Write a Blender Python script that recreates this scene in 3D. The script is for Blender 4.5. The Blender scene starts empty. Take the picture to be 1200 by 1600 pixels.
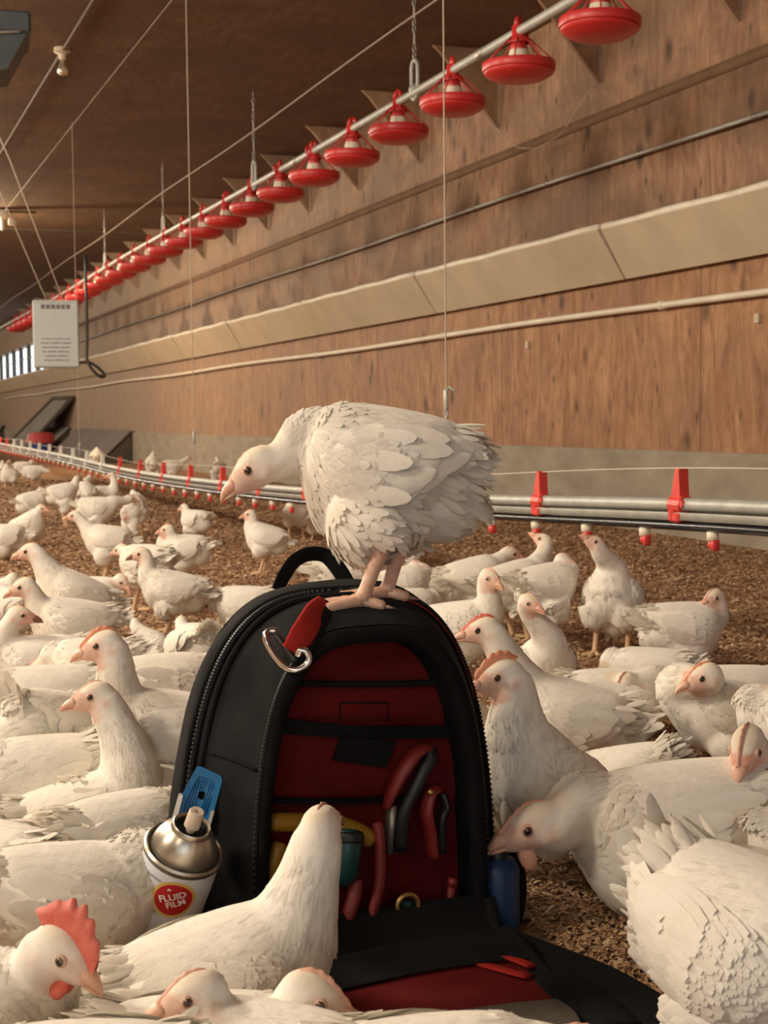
import bpy, math, random
import numpy as np
from mathutils import Vector, Matrix, noise as mnoise

sc = bpy.context.scene
COL = sc.collection
rng = np.random.default_rng(7)
random.seed(7)

# ------------------------------------------------------------------ camera, world, lights, exposure
FOC = 2300.0                                   # focal length in pixels of the 1200x1600 frame
CAM = np.array([0.0, 0.0, 0.60])
FWD = np.array([0.3466018, 0.93580831, -0.06426506])
RGT = np.array([0.93749241, -0.34787657, -0.00947993])
UPV = np.array([0.03122771, 0.05696225, 0.99788784])
FWD = FWD / np.linalg.norm(FWD)
cam_d = bpy.data.cameras.new('camera'); cam = bpy.data.objects.new('camera', cam_d); COL.objects.link(cam)
cam.matrix_world = Matrix(((RGT[0], UPV[0], -FWD[0], CAM[0]), (RGT[1], UPV[1], -FWD[1], CAM[1]),
                           (RGT[2], UPV[2], -FWD[2], CAM[2]), (0, 0, 0, 1)))
cam_d.sensor_width = 36.0; cam_d.lens = 36.0 * FOC / 1600.0
cam_d.clip_start = 0.05; cam_d.clip_end = 300
cam_d.dof.use_dof = True; cam_d.dof.focus_distance = 1.75; cam_d.dof.aperture_fstop = 18.0
sc.camera = cam

world = bpy.data.worlds.new('world'); sc.world = world; world.use_nodes = True
bg = world.node_tree.nodes['Background']
bg.inputs[0].default_value = (0.86, 0.93, 1.0, 1); bg.inputs[1].default_value = 1.6

def area(name, loc, size, power, col, target=None, shape='DISK', size_y=None):
    d = bpy.data.lights.new(name, 'AREA'); d.shape = shape; d.size = size
    if size_y: d.size_y = size_y
    d.energy = power; d.color = col
    o = bpy.data.objects.new(name, d); COL.objects.link(o); o.location = loc
    if target is not None:
        o.rotation_euler = (Vector(target) - Vector(loc)).to_track_quat('-Z', 'Y').to_euler()
    return o
WARM = (1.0, 0.87, 0.69)
def bulb(loc, pw, r=.45):
    d = bpy.data.lights.new('unseen_lamp_light', 'POINT'); d.energy = pw; d.color = WARM; d.shadow_soft_size = r
    o = bpy.data.objects.new('unseen_lamp_light', d); COL.objects.link(o); o.location = loc
for lx, ly, pw in [(-2.0, -1.6, 70), (-3.0, 1.3, 330), (-1.9, 3.7, 330), (-1.9, 7.0, 260), (-2.2, 11, 290), (-2.2, 15.5, 310), (-2.2, 21, 310), (-2.2, 28, 310), (-2.2, 36, 310), (-2.2, 44, 280)]:  # unseen lamps added left of the view as key and fill light
    bulb((lx, ly, 2.55 if ly > 5 else 2.8), pw)
sc.view_settings.view_transform = 'Standard'
sc.view_settings.look = 'None'
sc.view_settings.gamma = 1.0
sc.view_settings.use_curve_mapping = False
sc.view_settings.exposure = 0.42
sc.cycles.use_denoising = True
sc.cycles.max_bounces = 6
sc.cycles.diffuse_bounces = 4

# ------------------------------------------------------------------ helpers
def proj(p):
    d = np.asarray(p, float) - CAM; z = d @ FWD
    return 600 + FOC * (d @ RGT) / z, 800 - FOC * (d @ UPV) / z, z
def at(x, y, Z):                               # the point at depth Z seen at pixel x, y
    return CAM + Z * (FWD + RGT * (x - 600) / FOC + UPV * (800 - y) / FOC)
def on_x(x, y, X):                             # the point of the plane x = X
    d = FWD + RGT * (x - 600) / FOC + UPV * (800 - y) / FOC
    return CAM + d * (X / d[0])
FH = np.array([FWD[0], FWD[1], 0]); FH /= np.linalg.norm(FH)
RH = np.array([FH[1], -FH[0], 0])

def vec(v): return np.asarray(v, float)
def nrm(v):
    v = vec(v); return v / (np.linalg.norm(v) + 1e-12)

class MB:
    """collects shapes into one mesh, with material slots"""
    def __init__(self): self.v = []; self.f = []; self.m = []; self.n = 0; self.c = []
    def add(self, V, Fc, mi=0, col=None):
        V = np.asarray(V, float).reshape(-1, 3); self.v.append(V)
        o = self.n
        self.f += [tuple(i + o for i in f) for f in Fc]; self.m += [mi] * len(Fc); self.n += len(V)
        self.c.append(np.tile(vec(col if col is not None else (1, 1, 1)), (len(V), 1)) if col is None or np.ndim(col) == 1 else col)
        return self
    def box(self, c, s, mi=0, R=None, bev=0.0):
        s = vec(s) / 2
        if bev > 0:
            b = min(bev, s.min() * .8)
            P = []; 
            for z, k in ((-1, 1), (-1, 0), (1, 0), (1, 1)):
                ins = b if k else 0
                zz = z * s[2] if k else z * (s[2] - b)
                x, y = s[0] - ins, s[1] - ins
                P += [(x - (0 if k else 0), -y + b * (1 - k) , zz), (x, y - b * (1 - k), zz), (x - b * (1 - k), y, zz), (-x + b * (1 - k), y, zz),
                      (-x, y - b * (1 - k), zz), (-x, -y + b * (1 - k), zz), (-x + b * (1 - k), -y, zz), (x - b * (1 - k), -y, zz)]
            V = np.array(P); Fc = []
            for r in range(3):
                for i in range(8):
                    j = (i + 1) % 8; Fc.append((r * 8 + i, r * 8 + j, r * 8 + 8 + j, r * 8 + 8 + i))
            Fc.append(tuple(range(7, -1, -1))); Fc.append(tuple(range(24, 32)))
        else:
            V = np.array([(x, y, z) for x in (-1, 1) for y in (-1, 1) for z in (-1, 1)], float) * s
            Fc = [(0, 1, 3, 2), (4, 6, 7, 5), (0, 4, 5, 1), (2, 3, 7, 6), (0, 2, 6, 4), (1, 5, 7, 3)]
        if R is not None: V = V @ np.asarray(R).T
        return self.add(V + vec(c), Fc, mi)
    def tube(self, P, r, n=10, mi=0, caps=True, flat=1.0, up=None, closed=False, col=None):
        P = np.asarray(P, float); k = len(P)
        r = np.broadcast_to(np.asarray(r, float), (k,))
        if closed: T = np.roll(P, -1, 0) - np.roll(P, 1, 0)
        else: T = np.gradient(P, axis=0)
        T /= np.linalg.norm(T, axis=1)[:, None] + 1e-12
        u = vec(up) if up is not None else (vec((0, 0, 1)) if abs(T[0][2]) < .9 else vec((1, 0, 0)))
        V = []
        for i in range(k):
            u = u - T[i] * (u @ T[i]); u = nrm(u); w = np.cross(T[i], u)
            for a in range(n):
                t = 2 * math.pi * a / n
                V.append(P[i] + r[i] * (w * math.cos(t) + u * flat * math.sin(t)))
        Fc = []
        for i in range(k if closed else k - 1):
            i2 = (i + 1) % k
            for a in range(n):
                b = (a + 1) % n
                Fc.append((i * n + a, i * n + b, i2 * n + b, i2 * n + a))
        if caps and not closed:
            Fc.append(tuple(range(n - 1, -1, -1))); Fc.append(tuple((k - 1) * n + a for a in range(n)))
        return self.add(V, Fc, mi, col)
    def lathe(self, prof, n=32, c=(0, 0, 0), ax=(0, 0, 1), mi=0, sx=1.0):
        ax = nrm(ax); a0 = nrm(np.cross(ax, (0, 1, 0) if abs(ax[1]) < .9 else (1, 0, 0))); b0 = np.cross(ax, a0)
        V = []; k = len(prof)
        for (r, z) in prof:
            for i in range(n):
                t = 2 * math.pi * i / n
                V.append(vec(c) + ax * z + max(r, 1e-5) * (a0 * math.cos(t) + b0 * math.sin(t)))
        Fc = [(i * n + a, i * n + (a + 1) % n, (i + 1) * n + (a + 1) % n, (i + 1) * n + a) for i in range(k - 1) for a in range(n)]
        return self.add(V, Fc, mi)
    def sphere(self, c, r, n=12, mi=0, M=None, sc_=(1, 1, 1)):
        V = [];
        for i in range(n + 1):
            p = math.pi * i / n
            for j in range(2 * n):
                t = math.pi * j / n
                V.append((math.sin(p) * math.cos(t) * sc_[0], math.sin(p) * math.sin(t) * sc_[1], math.cos(p) * sc_[2]))
        V = np.array(V) * r
        if M is not None: V = V @ np.asarray(M).T
        m2 = 2 * n
        Fc = [(i * m2 + j, i * m2 + (j + 1) % m2, (i + 1) * m2 + (j + 1) % m2, (i + 1) * m2 + j) for i in range(n) for j in range(m2)]
        return self.add(V + vec(c), Fc, mi)
    def prism(self, pts, d, mi=0):               # closed polygon (3-D points) extruded by vector d
        P = np.asarray(pts, float); k = len(P)
        V = np.vstack([P, P + vec(d)])
        Fc = [tuple(range(k - 1, -1, -1)), tuple(range(k, 2 * k))] + [(i, (i + 1) % k, k + (i + 1) % k, k + i) for i in range(k)]
        return self.add(V, Fc, mi)
    def grid(self, G, mi=0, closed_u=False, col=None):
        G = np.asarray(G, float); a, b = G.shape[:2]
        Fc = [(i * b + j, i * b + (j + 1) % b, ((i + 1) % a) * b + (j + 1) % b, ((i + 1) % a) * b + j)
              for i in range(a if closed_u else a - 1) for j in range(b - 1)]
        return self.add(G.reshape(-1, 3), Fc, mi, col)
    def mesh(self, name, mats, smooth=True, color=False):
        me = bpy.data.meshes.new(name)
        V = np.vstack(self.v)
        me.from_pydata(V.tolist(), [], self.f)
        for m in (mats if isinstance(mats, (list, tuple)) else [mats]): me.materials.append(m)
        me.polygons.foreach_set('material_index', np.array(self.m, dtype=np.int32))
        if smooth: me.polygons.foreach_set('use_smooth', np.ones(len(self.f), dtype=bool))
        if color:
            C = np.vstack(self.c); a = me.color_attributes.new('Col', 'FLOAT_COLOR', 'POINT')
            a.data.foreach_set('color', np.c_[C, np.ones(len(C))].astype(np.float32).ravel())
        me.update(); return me
    def obj(self, name, mats, parent=None, smooth=True, color=False, sharp=None):
        me = self.mesh(name, mats, smooth, color)
        if smooth and sharp: 
            try: me.set_sharp_from_angle(angle=math.radians(sharp))
            except Exception: pass
        o = bpy.data.objects.new(name, me); COL.objects.link(o)
        if parent is not None: o.parent = parent
        return o

def empty(name, loc):
    o = bpy.data.objects.new(name, None); COL.objects.link(o); o.location = loc; o.empty_display_size = .05
    return o
def tag(o, label, cat, group=None, kind=None):
    o['label'] = label; o['category'] = cat
    if group: o['group'] = group
    if kind: o['kind'] = kind
    return o
def struct(o): o['kind'] = 'structure'; return o
def copy_tree(o, loc, label, parent=None):
    r = o.copy(); COL.objects.link(r); r.location = loc; r['label'] = label
    for ch in list(o.children):
        c = ch.copy(); COL.objects.link(c); c.parent = r
        for g in list(ch.children):
            d = g.copy(); COL.objects.link(d); d.parent = c
    return r
def shift(mb, off):
    for V in mb.v: V -= vec(off)
    return mb
def spline(P, n=40):
    P = np.asarray(P, float); k = len(P)
    E = np.vstack([2 * P[0] - P[1], P, 2 * P[-1] - P[-2]])
    out = []
    for s in np.linspace(0, k - 1 - 1e-9, n):
        i = int(s); t = s - i; a, b, c, d = E[i:i + 4]
        out.append(.5 * ((2 * b) + (c - a) * t + (2 * a - 5 * b + 4 * c - d) * t * t + (3 * b - a - 3 * c + d) * t ** 3))
    return np.array(out)

# ------------------------------------------------------------------ materials
def mat(name, col=(.8, .8, .8), rough=.6, metal=0.0, spec=None, sheen=0.0, coat=0.0):
    m = bpy.data.materials.new(name); m.use_nodes = True
    b = m.node_tree.nodes['Principled BSDF']
    b.inputs['Base Color'].default_value = (*col, 1); b.inputs['Roughness'].default_value = rough; b.inputs['Metallic'].default_value = metal
    if spec is not None: b.inputs['Specular IOR Level'].default_value = spec
    if sheen: b.inputs['Sheen Weight'].default_value = sheen
    if coat: b.inputs['Coat Weight'].default_value = coat
    m.diffuse_color = (*col, 1)
    return m
class NT:
    def __init__(self, m): self.m = m; self.t = m.node_tree; self.b = self.t.nodes['Principled BSDF']
    def n(self, typ, **kw):
        x = self.t.nodes.new(typ)
        for k, v in kw.items():
            if k.startswith('i_'):
                key = k[2:]; key = int(key) if key.isdigit() else key.replace('_', ' ')
                x.inputs[key].default_value = v
            else: setattr(x, k, v)
        return x
    def l(self, a, b): self.t.links.new(a, b)
    def coord(self, scale=(1, 1, 1), kind='Object'):
        c = self.n('ShaderNodeTexCoord'); mp = self.n('ShaderNodeMapping'); mp.inputs['Scale'].default_value = scale
        self.l(c.outputs[kind], mp.inputs[0]); return mp.outputs[0]
    def noise(self, scale, co, detail=4, rough=.55, dist=0.0):
        x = self.n('ShaderNodeTexNoise'); x.inputs['Scale'].default_value = scale; x.inputs['Detail'].default_value = detail
        x.inputs['Roughness'].default_value = rough; x.inputs['Distortion'].default_value = dist
        self.l(co, x.inputs['Vector']); return x.outputs['Fac']
    def ramp(self, fac, stops):
        r = self.n('ShaderNodeValToRGB'); e = r.color_ramp.elements
        while len(e) < len(stops): e.new(.5)
        for i, (p, c) in enumerate(stops):
            e[i].position = p; e[i].color = (*c, 1) if len(c) == 3 else c
        self.l(fac, r.inputs[0]); return r.outputs[0]
    def mix(self, fac, a, b, mode='MIX'):
        x = self.n('ShaderNodeMix', data_type='RGBA', blend_type=mode)
        for s, val in ((x.inputs[0], fac), (x.inputs[6], a), (x.inputs[7], b)):
            if isinstance(val, (int, float)): s.default_value = val
            elif isinstance(val, tuple): s.default_value = (*val, 1) if len(val) == 3 else val
            else: self.l(val, s)
        return x.outputs[2]
    def math(self, op, a, b=None, clamp=False):
        x = self.n('ShaderNodeMath', operation=op, use_clamp=clamp)
        for i, val in enumerate((a, b)):
            if val is None: continue
            if isinstance(val, (int, float)): x.inputs[i].default_value = val
            else: self.l(val, x.inputs[i])
        return x.outputs[0]
    def bump(self, h, strength=.3, dist=.01):
        b = self.n('ShaderNodeBump'); b.inputs['Strength'].default_value = strength; b.inputs['Distance'].default_value = dist
        self.l(h, b.inputs['Height']); self.l(b.outputs[0], self.b.inputs['Normal'])
    def base(self, c): self.l(c, self.b.inputs['Base Color'])

def wood_mat(name, dark, mid, light, vertical=True, seam=1.22, off=0.0, knots=True, grime=.5, hseam=None):
    m = mat(name, mid, .75); t = NT(m)
    co = t.coord((1, 2.6, .75) if vertical else (5.0, .9, 1))
    g = t.noise(3.2, co, 8, .62, 1.6)
    c1 = t.ramp(g, [(.30, dark), (.47, mid), (.62, light), (.75, mid)])
    fine = t.noise(9, t.coord((1, 9, .5) if vertical else (9, .6, 1)), 5, .7)
    c2 = t.mix(t.ramp(fine, [(.35, (.55, .55, .55)), (.6, (0, 0, 0))]), c1, dark)
    big = t.noise(1.3, t.coord((1, 1, 1.6)), 7, .68, .5)
    c2 = t.mix(t.math('MULTIPLY', t.ramp(big, [(.42, (0, 0, 0)), (.60, (1, 1, 1))]), grime), c2, (mid[0] * .52, mid[1] * .55, mid[2] * .62))
    if knots:
        for sc_, r0, r1, st, cs in ((3.6, .05, .20, .95, (.05, 1.0, .62)), (7.5, .05, .17, .8, (.05, 1, .50))):
            v = t.n('ShaderNodeTexVoronoi'); v.inputs['Scale'].default_value = sc_
            t.l(t.coord(cs), v.inputs['Vector'])
            kn = t.ramp(v.outputs['Distance'], [(r0, (st, st, st)), (r1, (0, 0, 0))])
            c2 = t.mix(kn, c2, tuple(x * .34 for x in dark))
    s = t.n('ShaderNodeSeparateXYZ'); t.l(t.coord(), s.inputs[0])
    if knots:                                  # far boards greyed: daylight and haze painted into the colour
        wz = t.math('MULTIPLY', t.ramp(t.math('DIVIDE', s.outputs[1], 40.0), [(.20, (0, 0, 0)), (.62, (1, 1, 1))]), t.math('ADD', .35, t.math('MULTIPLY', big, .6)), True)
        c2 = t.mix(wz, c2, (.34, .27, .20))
    fr = t.math('FRACT', t.math('MULTIPLY', t.math('ADD', s.outputs[1], off + 100.0), 1 / seam))
    c2 = t.mix(t.math('LESS_THAN', fr, .007 / seam), c2, tuple(x * .25 for x in dark))
    t.base(c2); t.bump(g, .15, .004)
    return m
M = {}
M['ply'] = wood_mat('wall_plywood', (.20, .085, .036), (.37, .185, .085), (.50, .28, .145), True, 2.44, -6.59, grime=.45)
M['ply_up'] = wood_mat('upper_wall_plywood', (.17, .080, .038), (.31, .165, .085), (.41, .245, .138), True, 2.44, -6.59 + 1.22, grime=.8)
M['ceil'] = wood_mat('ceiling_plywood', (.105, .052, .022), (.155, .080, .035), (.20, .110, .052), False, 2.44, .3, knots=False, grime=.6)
def noisy(name, c1, c2, scale=6, rough=.8, bump=.1, metal=0.0, stretch=(1, 1, 1)):
    m = mat(name, c1, rough, metal); t = NT(m)
    f = t.noise(scale, t.coord(stretch), 6, .6)
    t.base(t.ramp(f, [(.3, c1), (.7, c2)]))
    if bump: t.bump(f, bump, .004)
    return m
M['conc'] = noisy('stem_wall_concrete', (.25, .215, .160), (.36, .315, .245), 3.5, .85, .2, stretch=(1, 1, 2.5))
M['baffle'] = noisy('baffle_board', (.46, .37, .25), (.56, .46, .33), 2.5, .6, .02)
M['baffle_lip'] = noisy('baffle_lip_white', (.62, .56, .44), (.80, .74, .62), 9, .55, .05)
M['pvc'] = noisy('white_conduit', (.62, .55, .44), (.78, .71, .58), 4, .5, .02)
M['galv'] = noisy('galvanised_steel', (.34, .34, .31), (.46, .46, .42), 25, .5, .02, .25)
M['steel'] = mat('bright_steel', (.75, .74, .70), .22, 1.0)
M['dull_steel'] = noisy('aged_steel', (.30, .28, .25), (.42, .40, .36), 20, .45, .02, .8)
M['dull_pipe'] = mat('dull_brown_pipe', (.13, .095, .06), .7)
M['cable'] = mat('pale_cable', (.30, .25, .19), .6, .2)
M['cord'] = mat('suspension_cord_twine', (.50, .42, .33), .8)
M['red'] = mat('feeder_red_plastic', (.55, .030, .028), .38)
M['red_clip'] = mat('hanger_red_plastic', (.66, .055, .040), .45)
M['cream'] = mat('feeder_cream_plastic', (.80, .72, .56), .5)
M['black_tube'] = mat('black_water_tube', (.012, .016, .020), .22)
M['white_clip'] = mat('hanger_white_plastic', (.72, .70, .64), .5)
M['box_white'] = noisy('control_box_paint', (.42, .45, .44), (.48, .51, .49), 3, .5, 0)
M['ink'] = mat('grey_print', (.13, .13, .13), .7)
M['dark_metal'] = noisy('dark_grey_sheet', (.035, .042, .046), (.06, .068, .072), 8, .45, 0, .3)
M['black_rubber'] = mat('black_cable_rubber', (.02, .018, .016), .5)
M['board'] = noisy('grey_board', (.19, .17, .15), (.27, .245, .21), 3, .8, .05)
M['board2'] = noisy('brownish_board', (.15, .12, .11), (.24, .20, .18), 2, .7, .05)
M['glass'] = mat('clear_bulb_glass', (.8, .72, .55), .08); M['glass'].node_tree.nodes['Principled BSDF'].inputs['Transmission Weight'].default_value = .9
M['porcelain'] = mat('porcelain', (.45, .36, .26), .4)
M['crate_red'] = mat('red_crate', (.5, .05, .05), .5); M['crate_blue'] = mat('blue_tub', (.05, .07, .25), .5)
M['stain'] = noisy('stained_batten', (.16, .085, .045), (.22, .125, .068), 5, .8, 0)
M['post'] = noisy('dark_posts', (.05, .04, .03), (.09, .07, .05), 5, .8, 0)
# litter floor
m = mat('wood_shaving_litter', (.34, .19, .10), .9); t = NT(m); co = t.coord()
f1 = t.noise(70, co, 5, .7); f2 = t.noise(1.6, co, 4, .6); f3 = t.noise(220, co, 3, .6)
c = t.ramp(f1, [(.30, (.13, .068, .034)), (.5, (.36, .20, .105)), (.68, (.56, .36, .20))])
c = t.mix(t.ramp(f2, [(.35, (0, 0, 0)), (.75, (.6, .6, .6))]), c, (.22, .12, .064))
c = t.mix(t.ramp(f3, [(.62, (0, 0, 0)), (.75, (.5, .5, .5))]), c, (.55, .38, .23))
t.base(c); t.bump(f1, .8, .012); M['litter'] = m
m = mat('shaving_chips', (.4, .25, .13), .85); t = NT(m); a = t.n('ShaderNodeAttribute', attribute_name='Col'); t.base(a.outputs['Color']); M['chips'] = m
# feathers: colour lives in the mesh (face skin, crown, wear), a little dirt on top
m = mat('white_feathers', (.8, .76, .66), .85, sheen=.15); t = NT(m); a = t.n('ShaderNodeAttribute', attribute_name='Col')
co = t.coord()
fn = t.noise(9, co, 5, .6); fh = t.noise(95, co, 3, .6); fl_ = t.noise(34, co, 3, .6)
cc = t.mix(t.ramp(fn, [(.45, (0, 0, 0)), (.8, (.30, .30, .30))]), a.outputs['Color'], (.92, .80, .58), 'MULTIPLY')
t.base(cc); t.bump(t.math('ADD', t.math('MULTIPLY', fh, .5), t.math('MULTIPLY', fl_, 1.2)), .28, .004)
tr = t.n('ShaderNodeBsdfTranslucent'); t.l(cc, tr.inputs[0]); mx = t.n('ShaderNodeMixShader')
t.l(t.math('MULTIPLY', a.outputs['Alpha'], .24), mx.inputs[0]); t.l(t.b.outputs[0], mx.inputs[1]); t.l(tr.outputs[0], mx.inputs[2])
t.l(mx.outputs[0], t.t.nodes['Material Output'].inputs['Surface']); M['feather'] = m
M['leg'] = noisy('hen_leg_skin', (.60, .40, .22), (.70, .48, .30), 120, .55, .3)
M['leg_pink'] = noisy('pink_leg_skin', (.66, .37, .26), (.74, .50, .36), 120, .5, .3)
M['beak'] = noisy('beak_horn', (.70, .38, .26), (.76, .48, .34), 60, .42, .05)
M['beak_dark'] = noisy('dark_beak_horn', (.22, .09, .06), (.30, .14, .09), 60, .42, .05)
M['comb'] = noisy('comb_red_skin', (.62, .10, .07), (.72, .20, .14), 90, .5, .25)
M['comb_orange'] = noisy('comb_orange_skin', (.66, .22, .11), (.74, .32, .17), 90, .5, .25)
M['comb_pale'] = noisy('comb_pale_pink_skin', (.70, .34, .24), (.76, .44, .32), 90, .5, .2)
M['iris'] = mat('eye_iris', (.10, .045, .018), .12, coat=1.0); M['pupil'] = mat('eye_pupil', (.006, .005, .005), .06, coat=1.0)
M['lid'] = mat('eyelid_skin', (.62, .40, .30), .6)
M['claw'] = mat('claw_horn', (.34, .20, .15), .4)
# backpack
def cloth(name, c1, c2, bump=.25, rough=.9, fine=420):
    m = mat(name, c1, rough, spec=.12); t = NT(m); co = t.coord()
    w = t.n('ShaderNodeTexBrick'); w.inputs['Scale'].default_value = fine; t.l(co, w.inputs['Vector'])
    f = t.noise(14, co, 5, .6); g = t.noise(fine, co, 2, .5)
    t.base(t.ramp(f, [(.35, c1), (.7, c2)])); t.bump(g, bump, .002); return m
M['blk'] = cloth('black_polyester', (.006, .006, .0065), (.011, .011, .011))
M['blk2'] = cloth('black_webbing', (.006, .006, .0065), (.012, .012, .012), .4)
M['grey_cloth'] = cloth('charcoal_polyester', (.0085, .009, .0095), (.020, .020, .020))
M['redcl'] = cloth('red_nylon_lining', (.085, .006, .0065), (.125, .010, .009), .3)
M['redweb'] = cloth('red_webbing', (.28, .018, .015), (.36, .028, .020), .3)
M['mesh_net'] = cloth('grey_mesh', (.06, .05, .04), (.10, .085, .07), .6)
M['zip'] = mat('zip_teeth', (.016, .016, .016), .55)
M['yellow'] = mat('yellow_handle', (.30, .165, .012), .5)
M['toolred'] = mat('red_tool_grip', (.20, .016, .014), .5)
M['toolblack'] = mat('black_tool_grip', (.012, .012, .012), .45)
M['teal'] = mat('teal_handle', (.010, .060, .065), .4)
M['brass'] = mat('brass', (.55, .33, .10), .35, .8)
M['bluep'] = mat('blue_plastic', (.010, .150, .360), .38)
M['bluedk'] = mat('dark_blue_plastic', (.010, .045, .130), .45)
M['rail'] = mat('pale_metal_rail', (.70, .68, .62), .4, .4)
M['can_top'] = noisy('can_dome_metal', (.40, .36, .29), (.62, .57, .48), 14, .3, .03, .85)
M['can_rim'] = noisy('can_seam_metal', (.22, .19, .15), (.55, .50, .42), 30, .35, .03, .85)
M['nozzle'] = noisy('nozzle_plastic', (.58, .46, .34), (.70, .58, .46), 40, .5, 0)
M['letter'] = mat('white_lettering', (.85, .82, .78), .5)
M['halo'] = mat('yellow_halo', (.75, .52, .16), .45); M['disc'] = mat('red_label_disc', (.52, .018, .022), .45)
M['printred'] = mat('red_small_print', (.55, .18, .18), .5); M['printgrey'] = mat('grey_small_print', (.35, .36, .38), .5)

# ------------------------------------------------------------------ the barn: floor, walls, ceiling, curtain opening
WX, CH = 4.2, 3.03                             # right wall plane, ceiling height
def floor_h(x, y):
    d = min(max((x - 1.2) / 2.4, 0), 1)
    far = min(max((y - 3) / 6, 0), 1)
    near = min(max((y - 2.2) / 1.2, 0), 1)
    return -.055 * d * d + near * (.012 * mnoise.noise((x * 1.3, y * 1.1, 2.0)) + .006 * mnoise.noise((x * 4, y * 4, 5.0)))
xs = np.concatenate([[-8.2, -6, -4, -2.5, -1.2], np.linspace(-.6, 4.3, 50)]); ys = np.concatenate([np.linspace(-6, 0, 6), np.linspace(.3, 9, 90), np.linspace(9.5, 52, 50)])
G = np.array([[(x, y, floor_h(x, y)) for y in ys] for x in xs])
fl = MB().grid(G).obj('floor', M['litter']); struct(fl)

def slab(name, x0, x1, y0, y1, z0, z1, m): 
    return struct(MB().box(((x0 + x1) / 2, (y0 + y1) / 2, (z0 + z1) / 2), (x1 - x0, y1 - y0, z1 - z0)).obj(name, m, smooth=False))
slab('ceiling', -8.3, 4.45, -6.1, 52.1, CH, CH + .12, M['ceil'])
# right wall: concrete stem, plywood below the baffle, plywood above it, then the open curtain side far down
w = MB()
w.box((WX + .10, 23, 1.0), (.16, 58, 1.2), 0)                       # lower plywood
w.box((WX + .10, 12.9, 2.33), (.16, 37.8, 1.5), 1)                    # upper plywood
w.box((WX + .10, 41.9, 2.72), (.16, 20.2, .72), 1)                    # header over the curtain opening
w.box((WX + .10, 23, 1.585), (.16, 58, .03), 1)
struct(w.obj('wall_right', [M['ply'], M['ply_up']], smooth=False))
slab('baseboard_right', WX - .012, WX + .2, -6, 52, -.2, .405, M['conc'])
st = MB().box((WX + .018, 12.9, 2.33), (.012, 37.8, .06)).obj('trim_1', M['stain']); struct(st)
ws = MB().box((WX + .0, 41.8, 1.56), (.2, 20, .05)).obj('trim_2', M['conc']); struct(ws)
for i in range(13):
    pst = MB().box((WX + .05, 32.1 + i * 1.55, 1.97), (.09, .12, .80)).obj('trim_%d' % (i + 40), M['post'], smooth=False); struct(pst)
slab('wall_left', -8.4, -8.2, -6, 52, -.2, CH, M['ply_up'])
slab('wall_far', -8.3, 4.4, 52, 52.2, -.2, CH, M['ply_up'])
w = MB(); w.box((-6.6, -6.05, 1.5), (3.4, .15, 3.1)); w.box((2.6, -6.05, 1.5), (3.6, .15, 3.1)); w.box((-2.1, -6.05, 2.9), (5.8, .15, .3))  # unseen wall, its gap shaped to let in world light as front fill
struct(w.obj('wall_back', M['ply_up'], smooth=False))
# ceiling corner gussets
gp = np.array([(WX, 0, 2.52), (WX, 0, CH), (WX - .46, 0, CH), (WX - .40, 0, 2.98)])
for i in range(20):
    y = 6.28 + i * 1.40
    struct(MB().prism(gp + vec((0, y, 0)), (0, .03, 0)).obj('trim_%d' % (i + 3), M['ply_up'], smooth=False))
# ceiling board seam battens
for y in (19.3,):
    struct(MB().box((2.6, y, CH - .006), (3.2, .05, .012)).obj('trim_30', M['post'], smooth=False))

# air inlet baffle: hinged doors tilting out of the wall, one every 2.44 m
ORD = ['first', 'second', 'third', 'fourth', 'fifth', 'sixth', 'seventh', 'eighth', 'ninth', 'tenth', 'eleventh', 'twelfth', 'thirteenth', 'fourteenth', 'fifteenth', 'sixteenth', 'seventeenth', 'eighteenth', 'nineteenth', 'twentieth']
for k in range(19):
    y0 = -1.0 + k * 2.78
    tilt = .0 + .012 * math.sin(k * 2.1)
    b = MB(); L = 2.76 if k < 18 else 2.3
    pb = [(WX - .005, 0, 1.375), (WX - .03, 0, 1.360), (WX - .20 - tilt, 0, 1.628), (WX - .172 - tilt, 0, 1.642)]
    b.prism(pb, (0, L, 0))
    o = empty('inlet_door', (0, y0, 0))
    tag(o, 'x', 'vent', 'air inlet doors along the wall')
    o['label'] = ('cream tilting air inlet door in the long row on the plywood wall, ' + (['nearest'] + ORD[1:])[max(0, k - 1)] + ' from near end') if k else 'out of frame cream air inlet door'
    b.obj('panel', M['baffle'], o, smooth=False)
    e = MB().tube([(WX - .185 - tilt, y, 1.642 + .004 * math.sin(y * 7)) for y in np.linspace(0, L, 14)], .018, 8, flat=1.2)
    e.obj('padded_edge', M['baffle_lip'], o)
    if k == 0: 
        for c in list(o.children): bpy.data.objects.remove(c)
        bpy.data.objects.remove(o)
# shelf closing the gap between the doors and the wall
struct(MB().box((WX - .06, 14.5, 1.615), (.12, 33, .02)).obj('trim_31', M['post'], smooth=False))

# conduits on the wall
def wall_pipe(name, h, r, m, label, cat, ends, clip_m, clip_gap):
    o = empty(name, (WX - .02, 0, 0)); tag(o, label, cat)
    P = [(0, y, h + .008 * math.sin(y * .9)) for y in np.linspace(-2, 40, 80)]
    MB().tube(P, r, 8).obj('pipe', m, o)
    for y in np.arange(ends, 20, clip_gap):
        MB().tube([(0, y - .02, h + .008 * math.sin(y * .9)), (0, y + .02, h + .008 * math.sin(y * .9))], r * 1.35, 8).obj('clip', clip_m, o)
    return o
wall_pipe('conduit', 1.187, .019, M['pvc'], 'cream white conduit pipe running the length of the plywood wall below the inlets', 'pipe', 6.95, M['pvc'], 3.05)
wall_pipe('thin_conduit', 2.03, .0115, M['galv'], 'thin grey metal conduit high on the plywood wall above the cream inlets', 'pipe', 5.0, M['dull_steel'], 1.1)
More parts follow.
